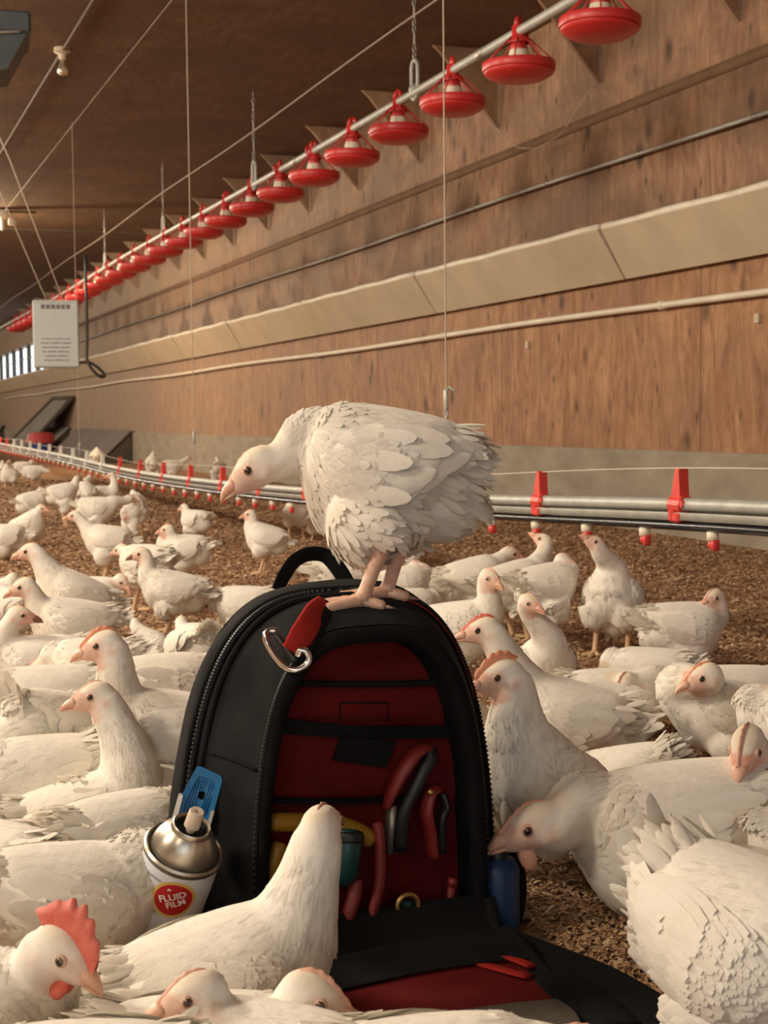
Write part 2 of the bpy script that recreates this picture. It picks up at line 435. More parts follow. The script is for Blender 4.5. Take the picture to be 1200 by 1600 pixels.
# paper tags stapled to the wall
for i, (px, py, lab) in enumerate([(1181, 497, 'small pale paper tag on wall under the conduit at the right edge'), (822, 539, 'small pale paper tag on wall below the conduit above the feeders wire clip')]):
    p = on_x(px, py, WX)
    tag(MB().box((WX + .012, p[1], p[2]), (.02, .035, .045)).obj('paper_tag', M['baffle'], smooth=False), lab, 'tag')

# ------------------------------------------------------------------ red feeder line
FX = 2.95
def feed_h(y): return 2.335 + .012 * math.sin(y * .5)
fp = empty('feed_pipe', (FX, 0, 0)); tag(fp, 'long galvanised feed pipe carrying the row of red feeder pans', 'pipe')
MB().tube([(0, y, feed_h(y)) for y in np.linspace(3.2, 44, 90)], .0225, 12).obj('tube', M['galv'], fp)
for y in np.arange(6.55, 30, 3.05):
    MB().tube([(0, y - .03, feed_h(y)), (0, y + .03, feed_h(y))], .028, 12).obj('coupling', M['dull_steel'], fp)
def make_feeder(loc):
    o = empty('feeder_pan', loc)
    # pan: shallow dish with rounded belly and upright rim
    b = MB(); b.lathe([(0, -.222), (.07, -.222), (.112, -.214), (.150, -.194), (.1585, -.187), (.1600, -.181), (.1565, -.179), (.1565, -.176), (.1650, -.174), (.1672, -.170), (.1672, -.142), (.165, -.138), (.161, -.138), (.160, -.165), (.14, -.19), (.10, -.205), (0, -.21)], 40)
    b.obj('pan', M['red'], o, sharp=40)
    s = MB()
    for k in range(8):
        a = 2 * math.pi * k / 8 + .3
        s.tube([(.162 * math.cos(a), .162 * math.sin(a), -.14), (.045 * math.cos(a), .045 * math.sin(a), -.03)], .0036, 6)
    s.obj('cage', M['red'], o)
    c = MB(); c.lathe([(.0, -.18), (.052, -.18), (.052, -.15), (.047, -.10), (.041, -.082), (.03, -.078)], 20); c.obj('inner_cup', M['cream'], o, sharp=40)
    c = MB(); c.lathe([(.040, -.084), (.042, -.080), (.036, -.055), (.030, -.035)], 20)
    c.obj('cup_collar', M['red'], o)
    c = MB(); c.lathe([(.050, -.052), (.051, -.042), (.040, -.026), (.031, -.012), (.031, .026), (.018, .034), (0, .034)], 18)
    for s_ in (-1, 1): c.tube([(s_ * .02, 0, .02), (s_ * .016, 0, .05), (0, 0, .072)], [.014, .012, .005], 8)
    c.tube([(.028, -.028, -.02), (.036, -.036, .012), (.02, -.03, .04)], .008, 6)
    c.obj('pipe_clip', M['red'], o)
    return o
f0 = make_feeder((FX, 5.385, feed_h(5.385)))
for k in range(-1, 28):
    y = 5.385 + .765 * k
    if k < 0: lab = 'red feeder pan cut off by the top edge at right, nearest of its row'
    elif k < 19: lab = 'red feeder pan hanging %s from the near end of the row fully in view' % ORD[k]
    else: lab = 'red feeder pan far down the row near the far end of the barn'
    if k == 0: o = f0; o['label'] = lab; tag(o, lab, 'feeder', 'red feeder pans on the feed pipe')
    else:
        o = copy_tree(f0, (FX, y, feed_h(y)), lab); tag(o, lab, 'feeder', 'red feeder pans on the feed pipe')
    o.rotation_euler = (.02 * math.sin(k * 3.1), .02 * math.cos(k * 2.3), k * .7)
# winch cable under the ceiling, and the chain hangers
tag(MB().tube([(FX, y, 2.725 + .01 * math.sin(y)) for y in np.linspace(5, 44, 60)], .0055, 6).obj('winch_cable', M['cable']), 'pale winch cable stretched under the ceiling just above the feed pipe', 'cable')
tag(MB().tube([(1.87, y, 2.99) for y in np.linspace(5, 40, 40)], .0026, 6).obj('drinker_winch_cable', M['cable']), 'faint thin cable stretched close to the ceiling left of the tall twine', 'cable')
wl = ['nearest', 'second', 'third', 'fourth']
for k in range(4):
    y = 7.43 + 3.23 * k
    o = empty('pipe_hanger', (FX, y, feed_h(y))); tag(o, 'grey oval steel hanger with chain lifting the feed pipe, %s of the row' % wl[k], 'hanger', 'hangers along the feed pipe')
    ov = [(0, .045 * math.cos(t), .07 + (.055 if math.sin(t) > 0 else -.06) + .045 * math.sin(t)) for t in np.linspace(0, 2 * math.pi, 24, endpoint=False)]
    MB().tube(ov, .011, 8, closed=True, flat=1.0, up=(1, 0, 0)).obj('oval_ring', M['galv'], o)
    ch = MB(); z = .175
    while z < 2.725 - feed_h(y) + .22:
        r = MB(); turn = int(z * 100) % 2
        ln = [(.008 * math.cos(t) * turn, .008 * math.cos(t) * (1 - turn), z + .022 * math.sin(t) + .02) for t in np.linspace(0, 2 * math.pi, 10, endpoint=False)]
        ch.tube(ln, .0032, 5, closed=True, up=(.3, .3, 1)); z += .035
    ch.tube([(0, 0, z), (0, 0, CH - feed_h(y))], .003, 6)
    ch.obj('chain', M['dull_steel'], o)
    MB().tube([(0, -.02, .02), (0, .02, .02)], .028, 10).obj('saddle', M['galv'], o)
# a loose string drooping on the wall
P = spline([on_x(*p) for p in ((765, 190, 4.2), (800, 225, 4.1), (826, 232, 4.1), (850, 226, 4.1), (880, 205, 4.1), (902, 168, 4.1), (930, 130, 4.2))], 30)
tag(MB().tube(P, .003, 6).obj('loose_string', M['cord']), 'loose pale string drooping across the upper wall behind the feeders', 'string')

# ------------------------------------------------------------------ drinker line
DX = 1.87
_dy = [2.0, 2.673, 3.033, 3.752, 4.338, 5.4, 6.585, 7.298, 8.101, 8.855, 9.618, 10.36, 11.76, 13.16, 15.44, 18.6, 24, 34]
_dh = [.412, .402, .388, .357, .336, .304, .277, .266, .257, .251, .248, .250, .266, .286, .300, .318, .33, .34]
def dr_h(y):
    return float(np.interp(y, _dy, _dh))
_s = np.linspace(1.6, 34, 200); _h = np.interp(_s, _dy, _dh); 
_h = np.convolve(np.pad(_h, 4, mode='edge'), np.ones(9) / 9, 'valid')
def dr_h(y): return float(np.interp(y, _s, _h))
dl = empty('drinker_line', (DX, 0, 0)); tag(dl, 'long nipple drinker line with grey pipe, black water tube and red hangers', 'drinker')
yy = np.linspace(1.6, 34, 160)
MB().tube([(0, y, dr_h(y)) for y in yy], .0165, 12).obj('support_pipe', M['galv'], dl)
MB().tube([(0, y, dr_h(y) - .050) for y in yy], .0145, 12, flat=.8).obj('water_tube', M['black_tube'], dl)
rail = MB()
rail.grid([[(-.016, y, dr_h(y) - .018), (-.019, y, dr_h(y) - .036), (.019, y, dr_h(y) - .036), (.016, y, dr_h(y) - .018)] for y in yy])
rail.obj('aluminium_rail', M['galv'], dl)
MB().tube([(0, y, dr_h(y) + .075 + .012 * math.sin((y - 2) * 1.4)) for y in yy], .0014, 6).obj('anti_roost_wire', M['pvc'], dl)
def clip_mesh():
    b = MB()
    b.prism([(-.013, -.02, .0), (-.013, -.018, .03), (-.011, -.010, .085), (-.011, .006, .085), (-.013, .018, .03), (-.013, .02, 0)], (.026, 0, 0))
    b.tube([(0, -.026, 0), (0, .026, 0)], .0225, 12)
    b.box((0, -.012, -.030), (.05, .03, .022), bev=.005); b.box((0, .014, -.026), (.044, .02, .03), bev=.005)
    b.tube([(-.02, -.034, .004), (.02, -.034, .004)], .009, 8)
    return b
mr = clip_mesh().mesh('hanger_clip', M['red_clip'], False); mw = clip_mesh().mesh('hanger_clip_white', M['white_clip'], False)
for k in range(-1, 30):
    inv = 7.605e-4 + 1.5e-4 * k
    y = 3.025 + .739 * k
    white = 11 <= k <= 19
    o = bpy.data.objects.new('hanger_clip', mw if white else mr); COL.objects.link(o); o.parent = dl; o.location = (0, y, dr_h(y))
    if white: o['label'] = 'white hanger clip'
    else: o['label'] = 'red hanger clip'
nb = MB(); nb.lathe([(0, 0), (.014, 0), (.014, -.020), (0, -.020)], 12, mi=0); nb.box((.0, -.010, -.030), (.02, .012, .026), 1, bev=.003)
nb.lathe([(0, -.020), (.011, -.020), (.012, -.034), (.005, -.040), (0, -.040)], 12, mi=1); nb.tube([(0, 0, -.036), (0, 0, -.05)], .0025, 6, 2)
nm = nb.mesh('nipple', [M['cream'], M['red_clip'], M['steel']], True)
for k in range(-2, 60):
    y = 2.885 + .3035 * (k)
    o = bpy.data.objects.new('nipple', nm); COL.objects.link(o); o.parent = dl; o.location = (0, y, dr_h(y) - .060)
# suspension cords with their adjusters
for k, (px, py, lab) in enumerate([(697, 626, 'thin twine with metal adjuster hanging above the perched hen down to drinker'), (303, 684, 'tall pale twine with metal adjuster hanging left of the perched hen'), (124, 700, 'faint twine hanging beside the pale control box down to the drinker')]):
    p = on_x(px, py, DX)
    o = empty('suspension_cord', (DX, p[1], 0)); tag(o, lab, 'cord', 'cords holding the drinker line')
    MB().tube([(0, 0, dr_h(p[1]) + .02), (0, 0, p[2]), (0, 0, CH)], [.0022, .0022, .0040 if k == 1 else .0030], 6).obj('twine', M['cord'], o)
    a = MB(); a.box((0, 0, p[2]), (.012, .020, .075), bev=.004); a.tube([(0, 0, p[2] + .03), (.0, -.03, p[2] + .045), (0, -.07, p[2] + .03)], .003, 6)
    a.tube([(0, .012 * math.cos(t), p[2] - .045 + .012 * math.sin(t)) for t in np.linspace(0, 6.28, 12)[:-1]], .0028, 6, closed=True, up=(1, 0, 0))
    a.obj('adjuster', M['galv'], o)

# ------------------------------------------------------------------ things under the ceiling, far left
o = empty('ceiling_bulb', (1.46, 9.92, CH)); tag(o, 'bare glass light bulb in a socket on the ceiling', 'lamp')
MB().lathe([(0, 0), (.055, 0), (.055, -.025), (.03, -.04), (.022, -.075), (0, -.075)], 20).obj('socket', M['porcelain'], o, sharp=40)
MB().lathe([(.014, -.07), (.018, -.09), (.034, -.125), (.036, -.145), (.026, -.168), (0, -.178)], 20).obj('bulb', M['glass'], o)
o = tag(MB().tube([(1.46, y, CH - .018) for y in (7.5, 10, 16.5, 24)], .010, 8).obj('ceiling_conduit', M['dull_pipe']), 'grey conduit along the ceiling passing the bare bulb', 'pipe')
a = on_x(-5, 354, 1.3); b = on_x(104, 357, 2.3)
o = tag(MB().tube([(.2, 17.6, CH - .02), (2.25, 17.6, CH - .02)], .012, 8).obj('cross_conduit', M['dull_pipe']), 'pale conduit running across the ceiling at the far left', 'pipe')
jb = empty('junction_box', (1.80, 17.55, CH - .06)); tag(jb, 'white junction box on the cross conduit at the ceiling, far left', 'box')
MB().box((0, 0, 0), (.22, .10, .09), bev=.01).obj('box', M['pvc'], jb); MB().box((.05, -.03, -.11), (.04, .05, .16), bev=.01).obj('switch', M['pvc'], jb); MB().box((.17, -.02, -.08), (.10, .05, .09), bev=.01).obj('connector', M['porcelain'], jb)
# lamp at the far left that brightens the ceiling
lb = empty('far_ceiling_lamp', (1.16, 17.9, CH)); tag(lb, 'lit bulb under the ceiling just past the left edge', 'lamp')
MB().lathe([(0, 0), (.05, 0), (.05, -.03), (0, -.05)], 16).obj('socket', M['porcelain'], lb)
bm_ = mat('lit_bulb', (1, .8, .5)); bm_.node_tree.nodes['Principled BSDF'].inputs['Emission Color'].default_value = (1, .78, .48, 1); bm_.node_tree.nodes['Principled BSDF'].inputs['Emission Strength'].default_value = 60
MB().sphere((0, 0, -.11), .05, 10).obj('bulb', bm_, lb)
pl = bpy.data.lights.new('far_ceiling_lamp_light', 'POINT'); pl.energy = 200; pl.color = (1, .78, .5); pl.shadow_soft_size = .06
po = bpy.data.objects.new('far_ceiling_lamp_light', pl); COL.objects.link(po); po.location = (1.16, 17.9, CH - .24)

# pale control box hung on two cords
Zb = 9.0
tl = at(52, 470, Zb); br = at(123, 574, Zb)
cxb = (tl + br) / 2; wb = np.linalg.norm((br - tl) @ RH); hb_ = tl[2] - br[2]
o = empty('control_box', cxb); tag(o, 'pale grey hanging control box with printed panel and black plug cord', 'box')
o.rotation_euler = (0, 0, math.atan2(RH[1], RH[0]) + .22)
MB().box((0, .05, 0), (wb, .16, hb_), bev=.008).obj('case', M['box_white'], o, smooth=False)
pr = MB()
for i in range(6): pr.box((-.075 + .030 * i, -.0315, hb_ / 2 - .040), (.022, .003, .026))
pr.obj('title_print', M['ink'], o, smooth=False); pr = MB()
for j in range(6):
    for i in range(11 - j // 2): pr.box((-.085 + .01 * (j // 2) + .0165 * i, -.0315, -.03 - .026 * j), (.011 if (i * 7 + j * 3) % 4 else .006, .003, .007 if j else .006))
pr.obj('small_print', M['ink'], o, smooth=False)
MB().box((0, -.028, hb_ / 2 - .012), (wb * .98, .012, .012), bev=.003).obj('lid_lip', M['box_white'], o, smooth=False)
hc = MB()
for s_, dx in ((-1, -.34), (1, -.30)): hc.tube([(s_ * .05, .05, hb_ / 2), (s_ * .05 + dx, .05, hb_ / 2 + .85), (s_ * .05 + dx * 2.2, .05, CH - cxb[2])], .0042, 6)
hc.obj('hanging_cords', M['cord'], o)
pc = MB(); q = wb / 2
pc.tube(spline([(q - .01, -.0, -hb_ / 2 + .03), (q + .06, -.01, -hb_ / 2 + .03), (q + .12, -.01, -hb_ / 2 - .01), (q + .15, -.01, -hb_ / 2 - .05), (q + .12, -.02, -hb_ / 2 - .055), (q + .07, -.02, -hb_ / 2 - .005), (q + .045, -.01, -hb_ / 2 + .06), (q + .05, 0, 0), (q + .05, 0, hb_ / 2 + .28)], 50), .009, 8)
pc.obj('power_cord', M['black_rubber'], o)
# dark sheet-metal unit at the upper left
ctr = at(4, 88, 7.0)
o = empty('ceiling_unit', (ctr[0], ctr[1], ctr[2])); tag(o, 'dark grey sheet metal unit under the ceiling, cut by the upper left edge', 'heater')
o.rotation_euler = (0, 0, math.atan2(RH[1], RH[0]) + .25)
MB().box((-.06, 0, .115), (.38, .42, .10), bev=.01).obj('housing', M['dark_metal'], o, smooth=False)
h = MB(); h.prism([(-.24, -.19, .065), (.11, -.19, .065), (.02, -.19, -.10), (-.24, -.19, -.16)], (0, .38, 0)); h.obj('hood', M['dark_metal'], o, smooth=False)
h = MB(); h.tube([(-.24, -.2, .04), (.08, -.2, .07)], .008, 8); h.obj('seam_trim', M['galv'], o)
MB().tube([(-.2, 0, .16), (-.2, 0, CH - ctr[2])], .012, 8).obj('mount', M['dark_metal'], o)

# ------------------------------------------------------------------ boards leaning on the stem wall, screen, tub
def leaning(name, y0, y1, top, out, m, label, cat='board'):
    o = empty(name, (WX - out / 2 - .02, (y0 + y1) / 2, -.055)); tag(o, label, cat)
    L = y1 - y0; t = .02
    b = MB(); b.prism([(-out / 2, -L / 2, 0), (-out / 2 + t, -L / 2, 0), (out / 2 - .004, -L / 2, top - .01), (out / 2 - .004 - t, -L / 2, top)], (0, L, 0))
    b.obj('panel', m, o, smooth=False)
    for yv in (-L / 2 + .05, L / 2 - .05):
        e = MB(); e.prism([(-out / 2 + t, yv, .0), (out / 2 - .01, yv, 0), (out / 2 - .01, yv, top - .03)], (0, .03, 0))
        e.obj('end_shade_plate', M['post'], o, smooth=False)  # dark plates stand in for the shade in the hollow behind the board
    return o
leaning('leaning_board', 22.2, 27.6, .50, .55, M['board2'], 'brownish grey board leaning on the stem wall, nearer of two long ones')
leaning('leaning_board', 28.6, 33.8, .52, .55, M['board'], 'grey board leaning on the stem wall behind the tall screen')
leaning('leaning_board', 40.5, 46.0, .55, .5, M['board'], 'farthest grey board leaning on the stem wall at the left edge')
o = empty('tall_screen', (WX - .42, 31.2, -.06)); tag(o, 'tall narrow grey mesh screen leaning above the boards at far left', 'screen')
p4 = np.array([(-.38, 2.2, 0), (-.30, -.9, 0), (.38, -3.2, 1.08), (.36, -.8, 1.10)])
MB().prism(p4, (.03, 0, .02)).obj('screen', M['board'], o, smooth=False)
fr = MB()
for i in range(4): fr.tube([p4[i], p4[(i + 1) % 4]], .045, 6)
fr.obj('frame', M['post'], o)
ctr = on_x(64, 696, 3.55)
o = empty('feed_tub', (ctr[0], ctr[1], -.05)); tag(o, 'small red and blue tub standing by the far boards', 'tub')
MB().lathe([(0, 0), (.20, 0), (.24, .22), (0, .22)], 20).obj('tub', M['crate_blue'], o, sharp=40)
MB().lathe([(0, .22), (.24, .22), (.27, .25), (.25, .34), (.22, .42), (0, .44)], 20).obj('lid', M['crate_red'], o, sharp=40)

# ------------------------------------------------------------------ the tool backpack
PO = np.array([0.533, 1.689, 0.0]); PYAW = 0.375
PU = math.cos(PYAW) * RH + math.sin(PYAW) * FH          # across the front, to the right
PN = -math.cos(PYAW) * FH + math.sin(PYAW) * RH         # out of the front
PR = math.atan2(PU[1], PU[0])
def pw(u, d, v): return PO + PU * u + PN * d + vec((0, 0, v))
def pl_(u, d, v): return vec((u, -d, v))                # backpack's own coordinates
def pk(x, y, d):                                        # where the ray through a pixel meets the plane d
    r = FWD + RGT * (x - 600) / FOC + UPV * (800 - y) / FOC
    t = (d - (CAM - PO) @ PN) / (r @ PN); p = CAM + r * t - PO
    return p @ PU, p[2]
def to_local(p):
    q = vec(p) - PO; return vec((q @ PU, -(q @ PN), q[2]))
SEC = [(0.0, .160, .380), (.006, .176, .391), (.02, .190, .399), (.045, .197, .402), (.075, .196, .402), (.10, .189, .400), (.13, .171, .393), (.16, .152, .383), (.185, .141, .374), (.196, .137, .370)]
def sec(d):
    D = [s[0] for s in SEC]; k = np.clip(d / .196, 0, 1)
    return float(np.interp(d, D, [s[1] for s in SEC])), float(np.interp(d, D, [s[2] for s in SEC])), 2.88 + k * .6, 2.25 + k * .75
def arch_pt(a, h, n, e, T):
    c, s = math.cos(T), math.sin(T)
    return a * math.copysign(abs(c) ** (2 / n), c), h * abs(s) ** (2 / e)
def surf(d, T, off=0.0):
    a, h, n, e = sec(d); u, v = arch_pt(a + off, h + off, n, e, T)
    return pl_(u, d, v)
def pack_top(x, y):                                     # first point of the pack's shell along a pixel ray
    r = FWD + RGT * (x - 600) / FOC + UPV * (800 - y) / FOC
    for t in np.linspace(1.4, 2.1, 1400):
        q = CAM + r * t - PO; u, d, v = q @ PU, q @ PN, q[2]
        if 0 <= d <= .2:
            a, h, n, e = sec(d)
            if abs(u) < a and (abs(u) / a) ** n + (max(v, 0) / h) ** e < 1: return CAM + r * t
    return None
NT_ = 64
TT = np.linspace(math.pi + .0, 0, NT_)
pack = empty('backpack', PO); pack.rotation_euler = (0, 0, PR)
tag(pack, 'black and red tool backpack standing open on the litter, a hen perched on top', 'backpack')
def ring(d, a, h, n, e, wob=0.0):
    R = []
    for i, T in enumerate(TT):
        u, v = arch_pt(a, h, n, e, T)
        k = 1 + wob * mnoise.noise((u * 9, d * 14, v * 9))
        R.append(pl_(u * k, d, v * k + .004))
    for uu_ in np.linspace(a, -a, 10)[1:-1]: R.append(pl_(uu_, d, .004 * (1 - 0)))
    return R
b = MB()
rings = [ring(0.0, .02, .05, 2, 2)] + [ring(d, *sec(d), .025) for d in np.concatenate([[0, .006, .013], np.linspace(.02, .196, 20)])]
b.grid(np.array([r + [r[0]] for r in rings]))
shell = b.obj('shell', M['grey_cloth'], pack)
# rim and recess of the front compartment
F0, F1 = .196, .150
b = MB()
oa = [ring(.196, .137, .370, 3.48, 3.0), ring(.203, .134, .367, 3.48, 3.0), ring(.204, .127, .358, 3.4, 2.9), ring(.199, .122, .352, 3.3, 2.8), ring(.155, .119, .348, 3.3, 2.7)]
b.grid(np.array([r + [r[0]] for r in oa])); b.obj('front_rim', M['blk'], pack)
b = MB(); R = ring(.157, .121, .350, 3.3, 2.7); Cn = [pl_(0, .157, .16)] 
b.add(np.array(R + Cn), [(i, (i + 1) % len(R), len(R)) for i in range(len(R))]); b.obj('red_lining', M['redcl'], pack, smooth=False)
# zips: tape + teeth following the arches
def zipper(name, dfun, off, t0, t1, n_teeth, tooth, wid):
    Ts = np.linspace(t0, t1, 90)
    P = np.array([surf(dfun(T), T, off) for T in Ts])
    z = MB(); z.tube(P, wid, 8, flat=.35)
    o = z.obj(name, M['blk2'], pack)
    tt = MB()
    Tq = np.linspace(t0, t1, n_teeth); Q = np.array([surf(dfun(T), T, off + wid * .4) for T in Tq]); D = np.gradient(Q, axis=0)
    for q, dd in zip(Q, D):
        x = nrm(dd); nn = nrm(np.cross(x, (0, 1, 0))); R3 = np.c_[x, (0, 1, 0), nn]
        tt.box(q, tooth, R=R3)
    tt.obj('teeth', M['zip'], o, smooth=False)
    return o
zipper('main_zip', lambda T: .100, .001, math.pi * .985, math.pi * .04, 190, (.0022, .006, .003), .006)
zipper('front_zip', lambda T: .197, -.001, math.pi * .99, math.pi * .01, 190, (.0022, .005, .0028), .0045)
pp = MB()
for d_ in (.088, .114): pp.tube([surf(d_, T, .002) for T in np.linspace(math.pi * .99, .01 * math.pi, 90)], .004, 8)
for d_ in (.016,): pp.tube([surf(d_, T, .001) for T in np.linspace(math.pi * .99, .01 * math.pi, 90)], .004, 8)
pp.obj('piping', M['blk2'], pack)
# a cross seam on the left side panel
pp = MB(); pp.tube([surf(d_, math.pi * .83 + .2 * d_, .001) for d_ in np.linspace(.118, .19, 14)], .0018, 6); pp.obj('side_seam', M['blk2'], pack)
# lining details, on the inner panel
DI = .158
def panel(poly, d0, th, m, name, parent=pack):
    P = [pl_(*(lambda q: (q[0], d0, q[1]))(pk(x, y, d0))) for x, y in poly]
    return MB().prism(P, pl_(0, th, 0)).obj(name, m, parent, smooth=False)
def softpanel(px4, d0, bulge, m, name, nu=14, nv=10):
    c = [np.array(pk(x, y, d0)) for x, y in px4]; G = np.zeros((nu, nv, 3))
    for i in range(nu):
        for j in range(nv):
            s, t = i / (nu - 1), j / (nv - 1); q = (c[0] * (1 - s) + c[1] * s) * (1 - t) + (c[3] * (1 - s) + c[2] * s) * t
            G[i, j] = pl_(q[0], d0 + bulge * (math.sin(math.pi * s) * math.sin(math.pi * t)) ** .6 + .0015 * mnoise.noise((q[0] * 30, q[1] * 30, 0)), q[1])
    return MB().grid(G).obj(name, m, pack)
softpanel([(418, 1070), (724, 1068), (726, 1130), (432, 1122)], DI, .007, M['redcl'], 'upper_pocket')
softpanel([(425, 1145), (728, 1140), (732, 1250), (412, 1252)], DI, .012, M['redcl'], 'middle_pocket')
softpanel([(412, 1252), (640, 1250), (660, 1430), (412, 1430)], DI, .010, M['redcl'], 'lower_pocket')
panel([(425, 1121), (560, 1134), (733, 1133), (733, 1152), (560, 1154), (425, 1145)], DI + .007, .004, M['blk2'], 'elastic_band')
panel([(532, 1150), (518, 1187), (602, 1200), (618, 1158)], DI + .014, .003, M['blk2'], 'hook_and_loop_patch')
q = MB()
for a_, b_ in (((412, 1066), (724, 1064)), ((410, 1250), (640, 1246))):
    q.tube([pl_(*(lambda z: (z[0], DI + .009, z[1]))(pk(a_[0] + (b_[0] - a_[0]) * s, a_[1] + (b_[1] - a_[1]) * s + 4 * math.sin(s * 3), DI + .009))) for s in np.linspace(0, 1, 20)], .0035, 8)
q.obj('pocket_hem', M['blk'], pack)
q = MB()
for a_, b_ in (((531, 1098), (606, 1098)), ((606, 1098), (606, 1128)), ((531, 1098), (531, 1128))):
    q.tube([pl_(*(lambda z: (z[0], DI + .0075, z[1]))(pk(*p, DI + .0075))) for p in (a_, b_)], .0008, 5)
q.obj('label_stitching', M['blk'], pack)
# handle loop on top
Zh = 1.86
P = spline([to_local(at(x, y, Zh)) for x, y in ((434, 922), (444, 900), (460, 877), (482, 866), (508, 868), (528, 888), (542, 912), (547, 926))], 30)
hb2 = MB(); hb2.tube(P, [.0105 + .004 * (i / 29) for i in range(30)], 10, flat=.16, up=(.35, -.55, .3)); hb2.obj('carry_handle', M['blk2'], pack)
# D-ring with red webbing on the left shoulder
dc = .215
def pkl(x, y, d): 
    q = pk(x, y, d); return pl_(q[0], d, q[1])
P = spline([pkl(x, y, dd) for x, y, dd in ((465, 1024, .208), (468, 1017, .212), (477, 1017, .214), (483, 1026, .215), (479, 1038, .215), (464, 1047, .214), (448, 1044, .208), (433, 1030, .198), (419, 1008, .186), (415, 994, .182), (420, 986, .180), (431, 985, .182))], 60)
MB().tube(P, .0036, 10).obj('steel_hook', M['steel'], pack)
P = spline([pkl(x, y, dd) for x, y, dd in ((507, 940, .150), (494, 957, .176), (481, 978, .198), (467, 1000, .206), (456, 1018, .206))], 24)
MB().tube(P, [.009, .010, .011, .012, .0125, .013, .0135, .014, .014, .014, .014, .014, .014, .014, .014, .014, .014, .013, .013, .013, .012, .012, .012, .012], 10, flat=.18, up=(.25, -.8, .5)).obj('red_webbing', M['redweb'], pack)
P = spline([pkl(x, y, dd) for x, y, dd in ((513, 945, .146), (505, 965, .174), (493, 990, .196), (476, 1012, .204))], 20)
MB().tube(P, .012, 10, flat=.3, up=(.25, -.8, .5)).obj('black_webbing', M['blk2'], pack)
MB().tube(spline([pkl(x, y, dd) for x, y, dd in ((432, 993, .184), (448, 1014, .196), (462, 1034, .206))], 12), .004, 8).obj('rubber_sleeve', M['toolblack'], pack)
# red panel on the right shoulder
G = np.array([[surf(d_, T, .0035) for d_ in np.linspace(.075, .128, 8)] for T in np.linspace(math.pi * .44, math.pi * .20, 24)])
MB().grid(G).obj('red_shoulder_panel', M['redweb'], pack)
# side pockets: left (holds the can) and right
def pocket(u0, d0, w, dd, h, name):
    b = MB(); R = []
    for k, z in enumerate(np.linspace(0.004, h, 8)):
        s = .92 + .12 * math.sin(math.pi * k / 7)
        R.append([pl_(u0 + w * s * math.copysign(abs(math.cos(t)) ** .7, math.cos(t)), d0 + dd * s * math.copysign(abs(math.sin(t)) ** .7, math.sin(t)), z) for t in np.linspace(0, 2 * math.pi, 28)])
    b.grid(np.array(R)); o = b.obj(name, M['blk'], pack); return o
# flap lying open on the floor
fz = lambda u, d: .014 + .010 * math.sin(9 * u + 4 * d) * (1 if d > .24 else 0) + .012 * math.exp(-((d - .26) / .05) ** 2) + .05 * max(0, (.225 - d)) / .03
b = MB(); G = []
nd = 26
for i in range(nd):
    s = i / (nd - 1); d_ = .20 + .36 * s; hw = .136 * (1 - max(0, s - .55) ** 2.4 * 3.2)
    G.append([pl_(u_ * hw, d_, fz(u_ * hw, d_)) for u_ in np.linspace(-1, 1, 20)])
G = np.array(G); b.grid(G); Gb = G.copy(); Gb[:, :, 2] = np.maximum(Gb[:, :, 2] - .012, .0015); b.grid(Gb)
flap = b.obj('front_flap', M['redcl'], pack)
edge = np.vstack([G[:, 0], G[-1, 1:-1], G[::-1, -1]])
MB().tube(edge + vec((0, 0, -.003)), .009, 8).obj('flap_rim', M['blk'], flap)
gs = G[:9].copy(); gs[:, :, 2] += .004
MB().grid(gs).obj('flap_shade_panel', M['blk'], flap)  # black sheet puts the shadow at the hinge into the flap's colour
mp = G[15:25, 2:18].copy(); mp[:, :, 2] += .006 + .008 * np.sin(np.linspace(0, math.pi, 10))[:, None]
MB().grid(mp).obj('mesh_pocket', M['mesh_net'], flap)
P = [to_local(at(x, y, z)) for x, y, z in ((683, 1476, 1.60), (720, 1492, 1.565), (760, 1508, 1.54), (826, 1526, 1.515))]
for P_ in (P, [to_local(at(x, y, z)) for x, y, z in ((748, 1484, 1.58), (775, 1492, 1.565), (805, 1499, 1.555), (832, 1510, 1.54))]):
    MB().tube(spline(P_, 16), [.004 + .007 * min(1, i / 5) for i in range(16)], 10, flat=.25, up=(.2, .1, 1)).obj('red_strap', M['redweb'], pack)
# loose black straps and pad spreading on the litter at the right
for k, pts in enumerate([((770, 1470, 1.66), (850, 1502, 1.60), (930, 1540, 1.54), (1010, 1590, 1.46), (1060, 1640, 1.40)), ((800, 1500, 1.60), (860, 1540, 1.53), (920, 1590, 1.46), (960, 1640, 1.40))]):
    P = spline([to_local(at(*p)) * vec((1, 1, 0)) + vec((0, 0, .014)) for p in pts], 30)
    MB().tube(P, .030 if k == 0 else .034, 12, flat=.28, up=(0, 0, 1)).obj('shoulder_strap', M['blk2'], pack)
pocket(.168, .12, .045, .05, .085, 'side_pocket')
# the right-hand blue flask
q = at(777, 1452, 1.705)
o = empty('blue_flask', (q[0], q[1], 0.002)); tag(o, 'dark blue flask standing in shade at the right foot of the backpack', 'flask')
MB().lathe([(0, 0), (.024, 0), (.026, .01), (.026, .075), (.02, .088), (.012, .09), (0, .092)], 20).obj('body', M['bluedk'], o)
MB().lathe([(.013, .088), (.0135, .11), (0, .111)], 16).obj('cap', M['toolblack'], o)

